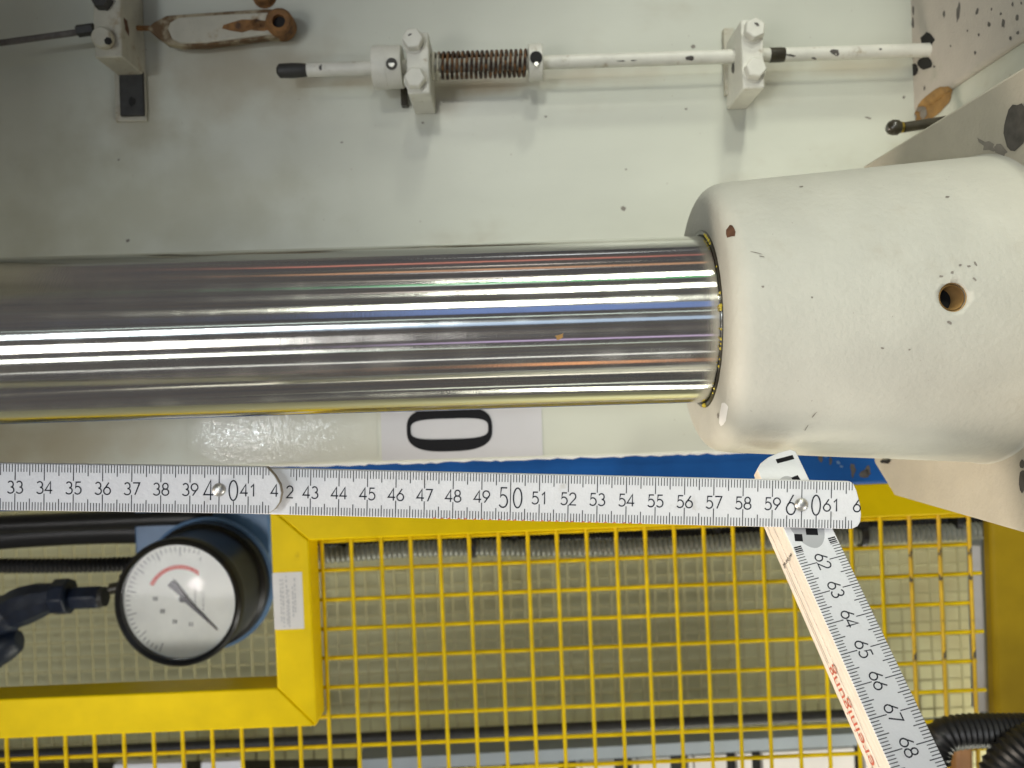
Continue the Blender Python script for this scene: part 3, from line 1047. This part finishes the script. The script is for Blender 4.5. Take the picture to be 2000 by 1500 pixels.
def blade(fn, out, th=BT, mt='ruler', name='blade'):
    b = MB().prism([(p[0], p[1], 0) for p in out], (0, 0, -th)).mapped(fn)
    return b.build(name, M[mt], rul, bevel=0.00035)


def scale(fn, par, k0, k1, base, lo, hi, nums, hide=(), flipv=1):
    """millimetre ticks on both edges and numerals; base = cm value at u = 0"""
    t = MB()
    i0, i1 = int(round(k0 * 10)), int(round(k1 * 10))
    for i in range(i0, i1 + 1):
        u = (i / 10 - base) * 0.01
        if not (lo < u < hi):
            continue
        L = 0.0058 if i % 10 == 0 else (0.0041 if i % 5 == 0 else 0.0029)
        w = 0.00031 if i % 5 == 0 else 0.00027
        if i == 500:
            t.rect(u - w / 2, u + w / 2, -H + 0.0003, H - 0.0003)
            continue
        t.rect(u - w / 2, u + w / 2, H - L, H - 0.00015)
        t.rect(u - w / 2, u + w / 2, -H + 0.00015, -H + L * 1.02)
    t.mapped(lambda p: fn((p[0], p[1], 0.00006))).build('scale_marks', M['tick'], par, fix=False)
    d = MB()
    for k in nums:
        u = (k - base) * 0.01
        s = str(k)
        if k % 10 == 0:
            h = 0.0068
            g = 0.0054 if k in (40, 60) else 0.0018
            um = u + 0.0006 if k in (40, 60) else u
            digit(d, s[0], um - g / 2 - 0.46 * h, -h / 2 - 0.0002, h, 0.00048, 0.78)
            digit(d, s[1], um + g / 2, -h / 2 - 0.0002, h, 0.00048, 0.78)
        else:
            h = 0.0041
            digit(d, s[0], u - 0.62 * h - 0.0001, -h / 2 - 0.0001, h, 0.00044)
            digit(d, s[1], u + 0.06 * h + 0.0001, -h / 2 - 0.0001, h, 0.00044)
    return d


# --- right hand blade
P = at(997, 971, 0.2875)
u_ = cv(math.cos(R(1.15)), -0.032, -math.sin(R(1.15))).normalized()
v_ = cv(math.sin(R(1.15)), 0.0, math.cos(R(1.15))).normalized()
v_ = (v_ - u_ * v_.dot(u_)).normalized()
fr = frame(P, u_, v_)
bR = blade(fr, outline(-0.098, 0.1204, [(0.004, H), (0, 0), (0.004, -H)], ENDR))
d = scale(fr, bR, 41.9, 61.7, 50, -0.0775, 0.1183, [43, 44, 45, 46, 47, 48, 49, 50, 51, 52, 53, 54, 55, 56, 57, 58, 59, 60, 61])
digit(d, '2', -0.0785, -0.0021, 0.0041, 0.00044)
digit(d, '6', 0.1175, -0.0021, 0.0041, 0.00044)
d.mapped(lambda p: fr((p[0], p[1], 0.00007))).build('numerals', M['numeral'], bR, fix=False)
rd = MB()
for i in range(26):
    u = -0.027 + i * 0.00285 + random.uniform(-.0006, .0006)
    rd.ribbon([(u, -H - 0.0001), (u + 0.0006, -H + 0.0003), (u + 0.0011, -H + 0.0001)], 0.0003)
rd.mapped(lambda p: fr((p[0], p[1], 0.0001))).build('edge_print', M['edgered'], bR, fix=False)


def rivet(fn, u, v, par):
    b = MB()
    r = 0.00225
    prs = [(r * 1.08, -0.0002), (r, 0.0004), (r * 0.86, 0.0009), (r * 0.55, 0.0013), (r * 0.2, 0.00145)]
    k = 28
    for rr_, h in prs:
        for j in range(k):
            w = 2 * math.pi * j / k
            b.v.append(fn((u + rr_ * math.cos(w), v + rr_ * math.sin(w), h)))
    for i in range(len(prs) - 1):
        for j in range(k):
            b.f.append((i * k + j, i * k + (j + 1) % k, (i + 1) * k + (j + 1) % k, (i + 1) * k + j))
    b.f.append(tuple((len(prs) - 1) * k + j for j in range(k)))
    b.build('rivet', M['steel'], par)


rivet(fr, 0.0999, -0.0001, bR)

# --- left hand blade, lying on top
P = at(428, 956.5, 0.2843)
u_ = cv(math.cos(R(0.8)), 0.0012, -math.sin(R(0.8))).normalized()
v_ = cv(math.sin(R(0.8)), 0.0, math.cos(R(0.8))).normalized()
v_ = (v_ - u_ * v_.dot(u_)).normalized()
fl_ = frame(P, u_, v_)
bL = blade(fl_, outline(-0.13, 0.0214, FLATL, ROUND))
d = scale(fl_, bL, 28, 41.95, 40, -0.129, 0.0178, [29, 30, 31, 32, 33, 34, 35, 36, 37, 38, 39, 40, 41])
digit(d, '4', 0.0178, -0.0021, 0.0041, 0.00044)
d.mapped(lambda p: fl_((p[0], p[1], 0.00007))).build('numerals', M['numeral'], bL, fix=False)
rivet(fl_, 0.0, 0.0, bL)
bL.data.materials.append(M['woodend'])
for p in bL.data.polygons:
    if p.normal.dot(u_) > 0.25:
        p.material_index = 1

# --- folded stack hanging down towards the camera
P = cv(0.10547, 0.28082, -0.05999)
u_ = cv(0.24299, -0.50609, -0.82755).normalized()
v_ = cv(0.96797, 0.07093, 0.24085).normalized()
v_ = (v_ - u_ * v_.dot(u_)).normalized()
fs = frame(P, u_, v_)
# at this end the curve runs from the left edge (v = -H) up to the right corner
TOPE = [(0.0012, H), (0.0000, 0.80 * H), (0.0000, 0.25 * H), (0.0008, -0.30 * H), (0.0022, -0.72 * H), (0.0042, -H)]
LOW = 0.125
rs = random.Random(3)
bS = None
for i in range(6):
    du, dv = (0, 0) if i == 0 else (rs.uniform(-0.0012, 0.0004), rs.uniform(-0.0003, 0.0003))
    off = -i * (BT + 0.00016)
    fi = (lambda du, dv, off: (lambda p: fs((p[0] + du, p[1] + dv, p[2] + off))))(du, dv, off)
    o = blade(fi, outline(-0.0418 + 0.0007 * i, LOW, TOPE, [(0, H), (0, -H)]), mt='ruler' if i == 0 else 'edge')
    o.data.materials.append(M['edge'])
    if i == 0:
        bS = o
        for p in o.data.polygons:
            if p.normal.dot(-v_) > 0.5 or p.normal.dot(u_) < -0.5:
                p.material_index = 1
d = scale(fs, bS, 61.6, 70, 62, -0.0062, 0.09, [62, 63, 64, 65, 66, 67, 68, 69])
d.mapped(lambda p: fs((p[0], p[1], 0.00007))).build('numerals', M['numeral'], bS, fix=False)
lg = MB()
el = [(-0.0186 + 0.0138 * math.cos(2 * math.pi * i / 40), 0.0001 + 0.0064 * math.sin(2 * math.pi * i / 40)) for i in range(40)]
lg.v = [Vector((a, b, 0.00004)) for a, b in el]
lg.f = [tuple(range(40))]
lg.mapped(fs).build('grey_oval', M['logo'], bS, fix=False)
bk = MB()
bk.ribbon([(-0.0386, -0.0002), (-0.0386, 0.0063)], 0.0017)
bk.ribbon([(-0.0288, -0.0026), (-0.0290, 0.0002)], 0.0022)
bk.ribbon([(-0.0296, 0.0024), (-0.0299, 0.0050)], 0.0034)
bk.ribbon([(-0.0102, -0.0058), (-0.0094, -0.0032)], 0.0026)
bk.ribbon([(-0.0112, -0.0012), (-0.0100, 0.0026)], 0.0024)
for sgn in (-1, 1):
    for i in range(4):
        u = -0.0070 + i * 0.0007
        v0 = sgn * (H - 0.0006)
        bk.rect(u, u + (0.00045 if i < 3 else 0.0002), min(v0, v0 - sgn * 0.0026), max(v0, v0 - sgn * 0.0026))
bk.mapped(lambda p: fs((p[0], p[1], 0.00008))).build('maker_mark', M['ink'], bS, fix=False)


def text_mesh(body, size):
    cu = bpy.data.curves.new('txt', 'FONT')
    cu.body = body
    cu.size = size
    cu.align_x = 'LEFT'
    o = bpy.data.objects.new('txt', cu)
    COL.objects.link(o)
    me = bpy.data.meshes.new_from_object(o.evaluated_get(bpy.context.evaluated_depsgraph_get()))
    b = MB()
    b.v = [v.co.copy() for v in me.vertices]
    b.f = [tuple(p.vertices) for p in me.polygons]
    bpy.data.objects.remove(o)
    bpy.data.meshes.remove(me)
    return b


# print on the narrow left side of the stack (reads upwards)
n_ = u_.cross(v_)


def side(uu, dd):
    """point on the left side of the stack: uu along, dd = depth below the face"""
    return fs((uu, -H - 0.00042, -dd))


tb = text_mesh('Vereinigung', 0.0135)
wmax = max(p.x for p in tb.v)
hmax = max(p.y for p in tb.v)
Lr = 0.036
tb.mapped(lambda p: side(0.0668 - p.x / wmax * Lr, 0.0100 + p.y / hmax * 0.0056)).build('edge_lettering', M['edgered'], bS, fix=False)
tb = text_mesh('w.pe.ag', 0.004)
wmax = max(p.x for p in tb.v)
tb.mapped(lambda p: side(-0.0075 + p.y * 0.55 * -1 + 0.0025, 0.002 + p.x / wmax * 0.013)).build('edge_web_print', M['ink'], bS, fix=False)
dl = MB().rect(-0.004, 0.030, 0.0118, 0.0121)
dl.mapped(lambda p: side(p.x, p.y)).build('edge_seam', M['tick'], bS, fix=False)

# ================================================================== YELLOW MESH GUARD
GY = 0.545
GD = 0.025
GROT = R(0.55)
g0 = at(1000, 1200, GY)
guard = thing('mesh_guard', (g0.x, GY, g0.z), 'bright yellow wire mesh guard with a square tube frame below the ruler', 'mesh guard')
gu = Vector((math.cos(GROT), 0, math.sin(GROT)))
gv = Vector((-math.sin(GROT), 0, math.cos(GROT)))
MYF = 0.0715


def gl(px, py, y=GY):
    """pixel -> guard plane coordinates (s along, t up) at depth y"""
    p = at(px, py, y)
    d_ = p - g0
    return d_.dot(gu), d_.dot(gv)


def gp(s, t, y):
    return Vector((g0.x, 0, g0.z)) + gu * s + gv * t + Vector((0, y, 0))


def bar_poly(pxs, name):
    pts = [gp(*gl(x, y), GY) for x, y in pxs]
    return MB().prism(pts, (0, GD, 0)).build(name, M['yellow'], guard, bevel=0.0014, seg=3)


# bars, mitred at the two corners of the cut-out
sL, tT = gl(527, 1005)[0], gl(1690, 944)[1]
sLi = gl(607, 1150)[0]
tTi = gl(1000, 1040)[1]
tB1, tB0 = gl(540, 1344)[1], gl(608, 1419)[1]
sR = gl(1935, 1200)[0]


def bar(pts, name='frame_bar'):
    return MB().prism([gp(s, t, GY) for s, t in pts], (0, GD, 0)).build(name, M['yellow'], guard, bevel=0.0012, seg=3)


gap = 0.00012
bar([(sL + gap, tT), (sR, tT), (sR, tTi), (sLi + gap, tTi)])
vb = bar([(sL, tT - gap), (sLi, tTi - gap), (sLi, tB0 + gap), (sL, tB1 + gap)])
bar([(sLi - gap, tB0), (sL - gap, tB1), (-0.50, tB1), (-0.50, tB0)])
# paper label on the upright bar
la, lb = gl(530, 1119, GY), gl(592, 1228, GY)
lbl = MB().box((0, 0, 0), (1, 1, 1))
sx0, sx1 = gl(534, 1172)[0], gl(592, 1172)[0]
t1, t0 = gl(560, 1118)[1], gl(560, 1229)[1]
lbl.mapped(lambda p: gp(sx0 + (sx1 - sx0) * p[0], t0 + (t1 - t0) * p[2], GY - 0.0002 + 0.0004 * p[1]))
lab = lbl.build('paper_label', M['label'], vb)
pr = MB()
rl = random.Random(8)
for colx, k0, k1 in ((0.26, 0.12, 0.88), (0.34, 0.12, 0.95), (0.46, 0.06, 0.90), (0.52, 0.30, 0.95), (0.66, 0.25, 0.78), (0.74, 0.1, 0.7)):
    t = k0
    while t < k1:
        L = rl.uniform(0.02, 0.06)
        pr.rect(colx - 0.022, colx + 0.022, 1 - t - L, 1 - t)
        t += L + rl.uniform(0.012, 0.05)
pr.mapped(lambda p: gp(sx0 + (sx1 - sx0) * p[0], t0 + (t1 - t0) * p[1], GY - 0.0004)).build('label_print', M['dialgrey'], lab, fix=False)

WY = GY + GD - 0.0005
WR = 3.9 * WY / F
s_ref, pitch = gl(634.5, 1200, WY)[0], 57.4 * WY / F
t_ref = gl(1000, 1100.5, WY)[1]
tlow = gl(1000, 1640, WY)[1]
wv = {}


def wire(a, b, m, r=WR):
    key = (round((b - a).length, 5), m)
    mid = (a + b) / 2
    dirv = (b - a).normalized()
    if key not in wv:
        L = (b - a).length / 2
        wv[key] = MB().tube([Vector((0, 0, -L)), Vector((0, 0, L))], r, 10).mesh('wire', M[m])
    o = bpy.data.objects.new('wire', wv[key])
    COL.objects.link(o)
    o.parent = guard
    o.location = mid - OFF[guard] + Vector((random.uniform(-.0003, .0003), 0, random.uniform(-.0003, .0003)))
    o.rotation_euler = dirv.to_track_quat('Z', 'Y').to_euler()
    return o


for k in range(-12, 23):
    s = s_ref + pitch * k
    top = tB0 + 0.004 if k < 0 else tTi + 0.006
    m = 'wireworn' if k >= 20 else 'wire'
    wire(gp(s, top, WY), gp(s, tlow, WY), m)
for k in range(-1, 9):
    t = t_ref - pitch * k
    left = sLi - 0.004 if t > tB0 else -0.50
    wire(gp(left, t, WY + 2 * WR - 0.0004), gp(gl(1906, 1200, WY)[0] + (0.006 if k % 2 else 0), t, WY + 2 * WR - 0.0004), 'wire')

# post at the right and its white strip
a, b = at(1932, 940, 0.60), at(2140, 1420, 0.60)
post = tag(MB().box((a.x, 0.60, b.z - 0.25), (b.x, 0.612, a.z)).build('yellow_post', M['yellowold'], None, bevel=0.003), 'dull rust-flecked yellow post at the right edge of the picture', 'post')
a, b = at(1899, 1062, 0.615), at(1922, 1390, 0.615)
st = MB()
for k in range(1):
    st.prism([at(1896, 1066, .615), at(1915, 1066, .615), at(1930, 1390, .615), at(1906, 1390, .615)], (0, 0.003, 0))
tag(st.build('white_strip', M['sticker'], None), 'narrow white upright strip between mesh and yellow post', 'strip')
dk = MB().prism([at(1915, 1040, .625), at(1935, 1020, .625), at(1945, 1400, .625), at(1926, 1400, .625)], (0, 0.02, 0))
tag(dk.build('dark_channel', M['beam'], None), 'dark grey upright channel edge left of the yellow post', 'channel')

# ================================================================== GAUGE AND PIPEWORK
QY = 0.63
gc = at(350, 1175, QY)
ga = thing('pressure_gauge', gc, 'round black pressure gauge with white dial and red arc at lower left', 'gauge')
gax = Vector((0.02, 1, 0.0)).normalized()
ge = gax.cross(Vector((0, 0, 1))).normalized()
ge = -ge if ge.x < 0 else ge
gw = ge.cross(gax).normalized()
gw = gw if gw.z > 0 else -gw
pxg = QY / F
IMR = lambda a, b, d=0.0: gc + (RX * a - UP * b) * pxg + gax * d


def disc_prof(prof, m, name, par=ga, n=72):
    b = MB()
    for r_, d_ in prof:
        for j in range(n):
            w = 2 * math.pi * j / n
            b.v.append(gc + (ge * math.cos(w) + gw * math.sin(w)) * r_ + gax * d_)
    for i in range(len(prof) - 1):
        for j in range(n):
            b.f.append((i * n + j, i * n + (j + 1) % n, (i + 1) * n + (j + 1) % n, (i + 1) * n + j))
    return b.build(name, M[m], par)


disc_prof([(112 * pxg, 0.002), (112.5 * pxg, -0.003), (119 * pxg, -0.0045), (124 * pxg, -0.003), (126 * pxg, 0.001), (125 * pxg, 0.006), (122 * pxg, 0.012), (124 * pxg, 0.045), (132 * pxg, 0.047), (134 * pxg, 0.054), (0, 0.054)], 'blackgloss', 'case')
disc_prof([(134 * pxg, 0.055), (141 * pxg, 0.056), (141 * pxg, 0.060), (0, 0.060)], 'bluepale', 'mounting_ring')
dialo = disc_prof([(0, 0.0015), (114.5 * pxg, 0.0015)], 'dial', 'dial')


def on_dial(b, m, name, d=0.0012):
    b.mapped(lambda p: gc + (RX * p[0] + UP * p[1]) * pxg + gax * (d + (p[1] * 0))).build(name, M[m], dialo, fix=False)


b = MB().ribbon(arc(0, 0, 63, 67, 152, 52, 30), 8)
on_dial(b, 'red', 'red_arc')
b = MB()
for i in range(56):
    w = R(-132 + 290 * i / 55 + 90)
    r1 = 97 if i % 5 else 88
    b.ribbon([(r1 * math.cos(w), r1 * math.sin(w)), (106 * math.cos(w), 106 * math.sin(w))], 2.0)
on_dial(b, 'dialprint', 'dial_marks', 0.00115)
b = MB()
rg = random.Random(4)
for (x, y, L) in ((62, 30, 60), (70, 25, 50), (54, 12, 44), (46, -4, 36), (30, 14, 40)):
    t = 0
    while t < L:
        k = rg.uniform(2, 5)
        b.rect(x - 1.2, x + 1.2, y + 20 - t - k, y + 20 - t)
        t += k + 2.5
for (x, y) in ((-34, -20), (-10, -40), (22, -45), (-48, 5)):
    b.rect(x - 4, x - 1, y - 4, y + 4)
    b.rect(x + 1, x + 4, y - 4, y + 4)
on_dial(b, 'dialprint', 'dial_lettering', 0.0011)
nd = MB()
nd.add([(-20, 36, 0), (-31, 26, 0), (0, 0, 0), (6, 6, 0)], [(0, 1, 2, 3)])
nd.add([(0, -4, 0), (66, -62, 0), (67, -60, 0), (5, 3, 0)], [(0, 1, 2, 3)])
ndo = nd.mapped(lambda p: gc + (RX * (p[0] + 8) + UP * (p[1] + 6)) * pxg - gax * 0.0006)
ndl = ndo.build('needle', M['needle'], ga, fix=False)
MB().tube([gc + (RX * 8 + UP * 6) * pxg - gax * 0.0016, gc + (RX * 8 + UP * 6) * pxg + gax * 0.0012], 7 * pxg, 20).build('needle_hub', M['needle'], ga)
gm = bpy.data.materials.new('gauge_glass')
gm.use_nodes = True
gn = gm.node_tree.nodes
gn.remove(gn['Principled BSDF'])
g1, g2, g3, g4 = [gn.new(t) for t in ('ShaderNodeBsdfTransparent', 'ShaderNodeBsdfGlossy', 'ShaderNodeMixShader', 'ShaderNodeFresnel')]
g2.inputs['Roughness'].default_value = 0.06
g4.inputs['IOR'].default_value = 1.28
gm.node_tree.links.new(g4.outputs[0], g3.inputs[0])
gm.node_tree.links.new(g1.outputs[0], g3.inputs[1])
gm.node_tree.links.new(g2.outputs[0], g3.inputs[2])
gm.node_tree.links.new(g3.outputs[0], gn['Material Output'].inputs['Surface'])
M['glass'] = gm
disc_prof([(0, -0.0030), (60 * pxg, -0.0029), (114.8 * pxg, -0.0024)], 'glass', 'glass')
MB().tube([IMR(-122, -20, 0.02), IMR(-160, -12, 0.02)], 11 * pxg, 12).build('stem', M['oil'], ga)
MB().tube([IMR(-108, -52, 0.012), IMR(-128, -38, 0.014)], 9 * pxg, 10).build('vent_plug', M['black'], ga)

VY = 0.655
vq = VY / F
val = thing('pipe_elbow', at(80, 1180, VY), 'dark blue pipe elbow and nut feeding the gauge from the left', 'pipe fitting')
MB().tube(smooth_path([at(136, 1164, VY), at(95, 1168, VY), at(40, 1185, VY), at(-10, 1215, VY), at(-60, 1275, VY)], 8), [(29, 29, 31, 31, 28, 28, 28, 29, 30, 31, 33, 35, 36, 37, 38, 38, 38, 37, 36, 36, 40, 40, 40, 38, 36, 36, 36, 36, 36, 36, 36, 36, 36)[i] * vq for i in range(33)], 9).build('elbow', M['bluedark'], val)
MB().tube([at(108, 1166, VY), at(138, 1164, VY)], 35 * vq, 8).build('collar', M['bluedark'], val, bevel=0.001)
MB().tube([at(138, 1168, VY), at(150, 1168, VY), at(192, 1166, VY), at(198, 1166, VY)], [20 * vq, 24 * vq, 24 * vq, 20 * vq], 6).build('hex_nut', M['bluedark'], val, bevel=0.0012)
MB().tube([at(196, 1166, VY), at(206, 1165, VY)], 19 * vq, 20).build('washer', M['dark'], val)
cap = tag(MB().tube([at(38, 1248, VY), at(30, 1250, VY), at(8, 1262, VY), at(-30, 1285, VY)], [16 * vq, 25 * vq, 31 * vq, 33 * vq], 18).build('blue_cap', M['bluedark'], None), 'small dark blue rounded cap below the elbow at the left edge', 'cap')

HY = 0.74
tag(MB().tube(smooth_path([at(-80, 1052, HY), at(60, 1042, HY), at(180, 1036, HY), at(300, 1034, HY), at(420, 1034, HY)]), 27 * HY / F, 18).build('rubber_hose', M['black'], None),
    'thick smooth black hose above the pipe elbow', 'hose', 'black hoses left of the gauge')
tag(MB().tube(smooth_path([at(-80, 1028, HY - .03), at(60, 1022, HY - .03), at(300, 1012, HY - .03), at(420, 1010, HY - .03)]), 17 * HY / F, 18).build('rubber_hose', M['black'], None),
    'uppermost smooth black hose right under the ruler', 'hose', 'black hoses left of the gauge')
tag(corrugated([at(-80, 1104, HY), at(60, 1105, HY), at(200, 1103, HY), at(330, 1098, HY)], 15 * HY / F, 0.0042).build('ribbed_hose', M['black'], None),
    'thin ribbed black hose running behind the gauge', 'hose', 'black hoses left of the gauge')
a, b = at(260, 960, 0.705), at(530, 1112, 0.705)
tag(MB().box((a.x, 0.705, b.z), (b.x, 0.712, a.z)).build('gauge_plate', M['bluepale'], None, bevel=0.002), 'blue steel plate behind the top of the gauge', 'plate')

# ================================================================== CONDUITS BEHIND THE MESH
CY = 0.615
q = CY / F
cpath = [(560, 1086), (650, 1083), (720, 1078), (800, 1073), (930, 1070), (1060, 1071), (1200, 1069), (1320, 1065), (1450, 1057), (1560, 1051), (1680, 1047), (1800, 1042), (1925, 1036)]
tag(corrugated([at(x, y, CY) for x, y in cpath], 17.5 * q, 0.0038, 0.22).build('grey_conduit', M['conduit'], None), 'grey corrugated conduit running behind the top of the yellow mesh', 'conduit')
tag(corrugated([at(x, y, CY + .02) for x, y in [(600, 1062), (800, 1056), (1000, 1052), (1150, 1046), (1280, 1045), (1400, 1042), (1500, 1034), (1700, 1022), (1925, 1012)]], 13 * q, 0.0026, 0.16)
    .build('black_conduit', M['black'], None), 'thin black conduit tucked above the grey corrugated one', 'conduit')
for x, y, h, lbx in ((925, 1066, 24, 'black cable tie clip on the conduit below the ruler centre'), (1004, 1046, 10, 'tiny black tie tab under the frame bar, beside the larger clip'),
                     (1400, 1030, 12, 'small black tie tab under the frame bar left of the hanging ruler stack'), (1683, 1046, 24, 'black cable tie clip on the conduit right of the ruler end'),
                     (1868, 1018, 18, 'black cable tie clip near the yellow post'), (671, 1058, 9, 'tiny black tie tab by the upper left corner of the mesh')):
    t_ = MB().tube([at(x - 6, y, CY), at(x + 6, y, CY)], h * q, 16)
    t_.box(at(x - 4, y - h - 6, CY - .006), at(x + 4, y - h + 6, CY + .004))
    tag(t_.build('cable_tie', M['black'], None, bevel=0.0005), lbx, 'cable tie', 'cable ties on the conduit')

# ================================================================== BACKGROUND
structure(MB().box((-2.0, 1.02, -1.6), (2.0, 1.06, 1.0)).build('back_wall', M['wall'], None))
fm = thing('far_mesh', at(1000, 1250, 0.95), 'second dim wire mesh far behind the yellow guard', 'mesh guard')
FWY = 0.95
Lh = 1.7
mv = MB().tube([Vector((0, 0, -0.35)), Vector((0, 0, 0.35))], 0.0012, 6).mesh('wire', M['farwire'])
mh = MB().tube([Vector((-0.9, 0, 0)), Vector((0.9, 0, 0))], 0.0012, 6).mesh('wire', M['farwire'])
gz = Matrix.Rotation(-GROT, 4, 'Y')
for k in range(-48, 49):
    o = bpy.data.objects.new('wire', mv)
    COL.objects.link(o)
    o.parent = fm
    o.location = (k * 0.0166, 0, 0)
    o.rotation_euler = (0, -GROT, 0)
for k in range(-15, 16):
    o = bpy.data.objects.new('wire', mh)
    COL.objects.link(o)
    o.parent = fm
    o.location = (0, 0.003, k * 0.0166)
    o.rotation_euler = (0, -GROT, 0)

DY = 0.80
tag(MB().tube([at(-120, 1482, DY), at(1700, 1394, DY)], 10.5 * DY / F, 14).build('dark_pipe', M['dark'], None), 'thin dark pipe running level behind the lower mesh', 'pipe')
KY = 0.88
pts = [at(-300, 1535, KY), at(1900, 1419, KY), at(1900, 1443, KY), at(-300, 1562, KY)]
rack = thing('slotted_rack', at(1000, 1485, KY), 'grey-blue rail with pale slotted boards under it at the bottom edge', 'rack')
MB().prism([at(700, 1484, KY), at(1900, 1421, KY), at(1900, 1444, KY), at(700, 1508, KY)], (0, 0.03, 0)).build('rail', M['beam'], rack)
MB().prism([at(-300, 1510, KY + .03), at(700, 1498, KY + .03), at(1900, 1440, KY + .03), at(1900, 1700, KY + .03), at(-300, 1700, KY + .03)], (0, 0.02, 0)).build('back_board', M['dark'], rack)


def yb(x):
    return 1508 - (x - 700) * 64 / 1200 + 5


x = 809
for k in range(6):
    for w0, w1 in ((0, 62), (98, 106)):
        xa, xb = x + w0, x + w1
        if xa > 1410:
            continue
        MB().prism([at(xa, yb(xa), KY + .012), at(xb, yb(xb), KY + .012), at(xb + 5, 1640, KY + .012), at(xa + 5, 1640, KY + .012)], (0, 0.01, 0)).build('pale_board', M['pale'], rack)
    x += 109.5
for xa, xb in ((1440, 1468), (1490, 1668), (1690, 1800)):
    MB().prism([at(xa, yb(xa), KY + .012), at(xb, yb(xb), KY + .012), at(xb + 5, 1640, KY + .012), at(xa + 5, 1640, KY + .012)], (0, 0.01, 0)).build('pale_board', M['pale'], rack)
for xa, xb, yt in ((222, 356, 1494), (393, 470, 1490)):  # white paint stands in for overexposed glowing strips
    tag(MB().prism([at(xa, yt, .85), at(xb, yt - 4, .85), at(xb, 1640, .85), at(xa, 1640, .85)], (0, 0.01, 0)).build('glow_board', M['glowwhite'], None),
        'wider white board standing in for a glow at the bottom left edge' if xa < 300 else 'narrower white board standing in for a glow at the bottom edge, nearer the frame corner', 'board', 'white glow boards at the bottom edge')

# ================================================================== BLACK HOSE, LOWER RIGHT
EY = 0.50
hq = EY / F
tag(corrugated([at(1822, 1482, EY), at(1827, 1458, EY), at(1846, 1436, EY), at(1890, 1428, EY), at(1960, 1427, EY), at(2040, 1427, EY), at(2160, 1430, EY)], 33 * hq, 0.0034, 0.10)
    .build('ribbed_hose', M['black'], None), 'black ribbed hose lying level along the lower right corner, its end bent down', 'hose')
tag(corrugated([at(2150, 1440, EY - .02), at(2050, 1448, EY - .02), at(1985, 1480, EY - .02), at(1953, 1540, EY - .02), at(1948, 1640, EY - .02)], 44 * hq, 0.0034, 0.10)
    .build('ribbed_hose', M['black'], None), 'thicker black ribbed hose dropping out of the picture at the lower right corner', 'hose')
tag(MB().prism([at(1868, 1440, .56), at(1900, 1440, .56), at(1912, 1640, .56), at(1872, 1640, .56)], (0, 0.02, 0)).build('brown_bar', M['copper'], None, bevel=0.003), 'orange-brown upright bar under the bend of the black hose', 'bar')
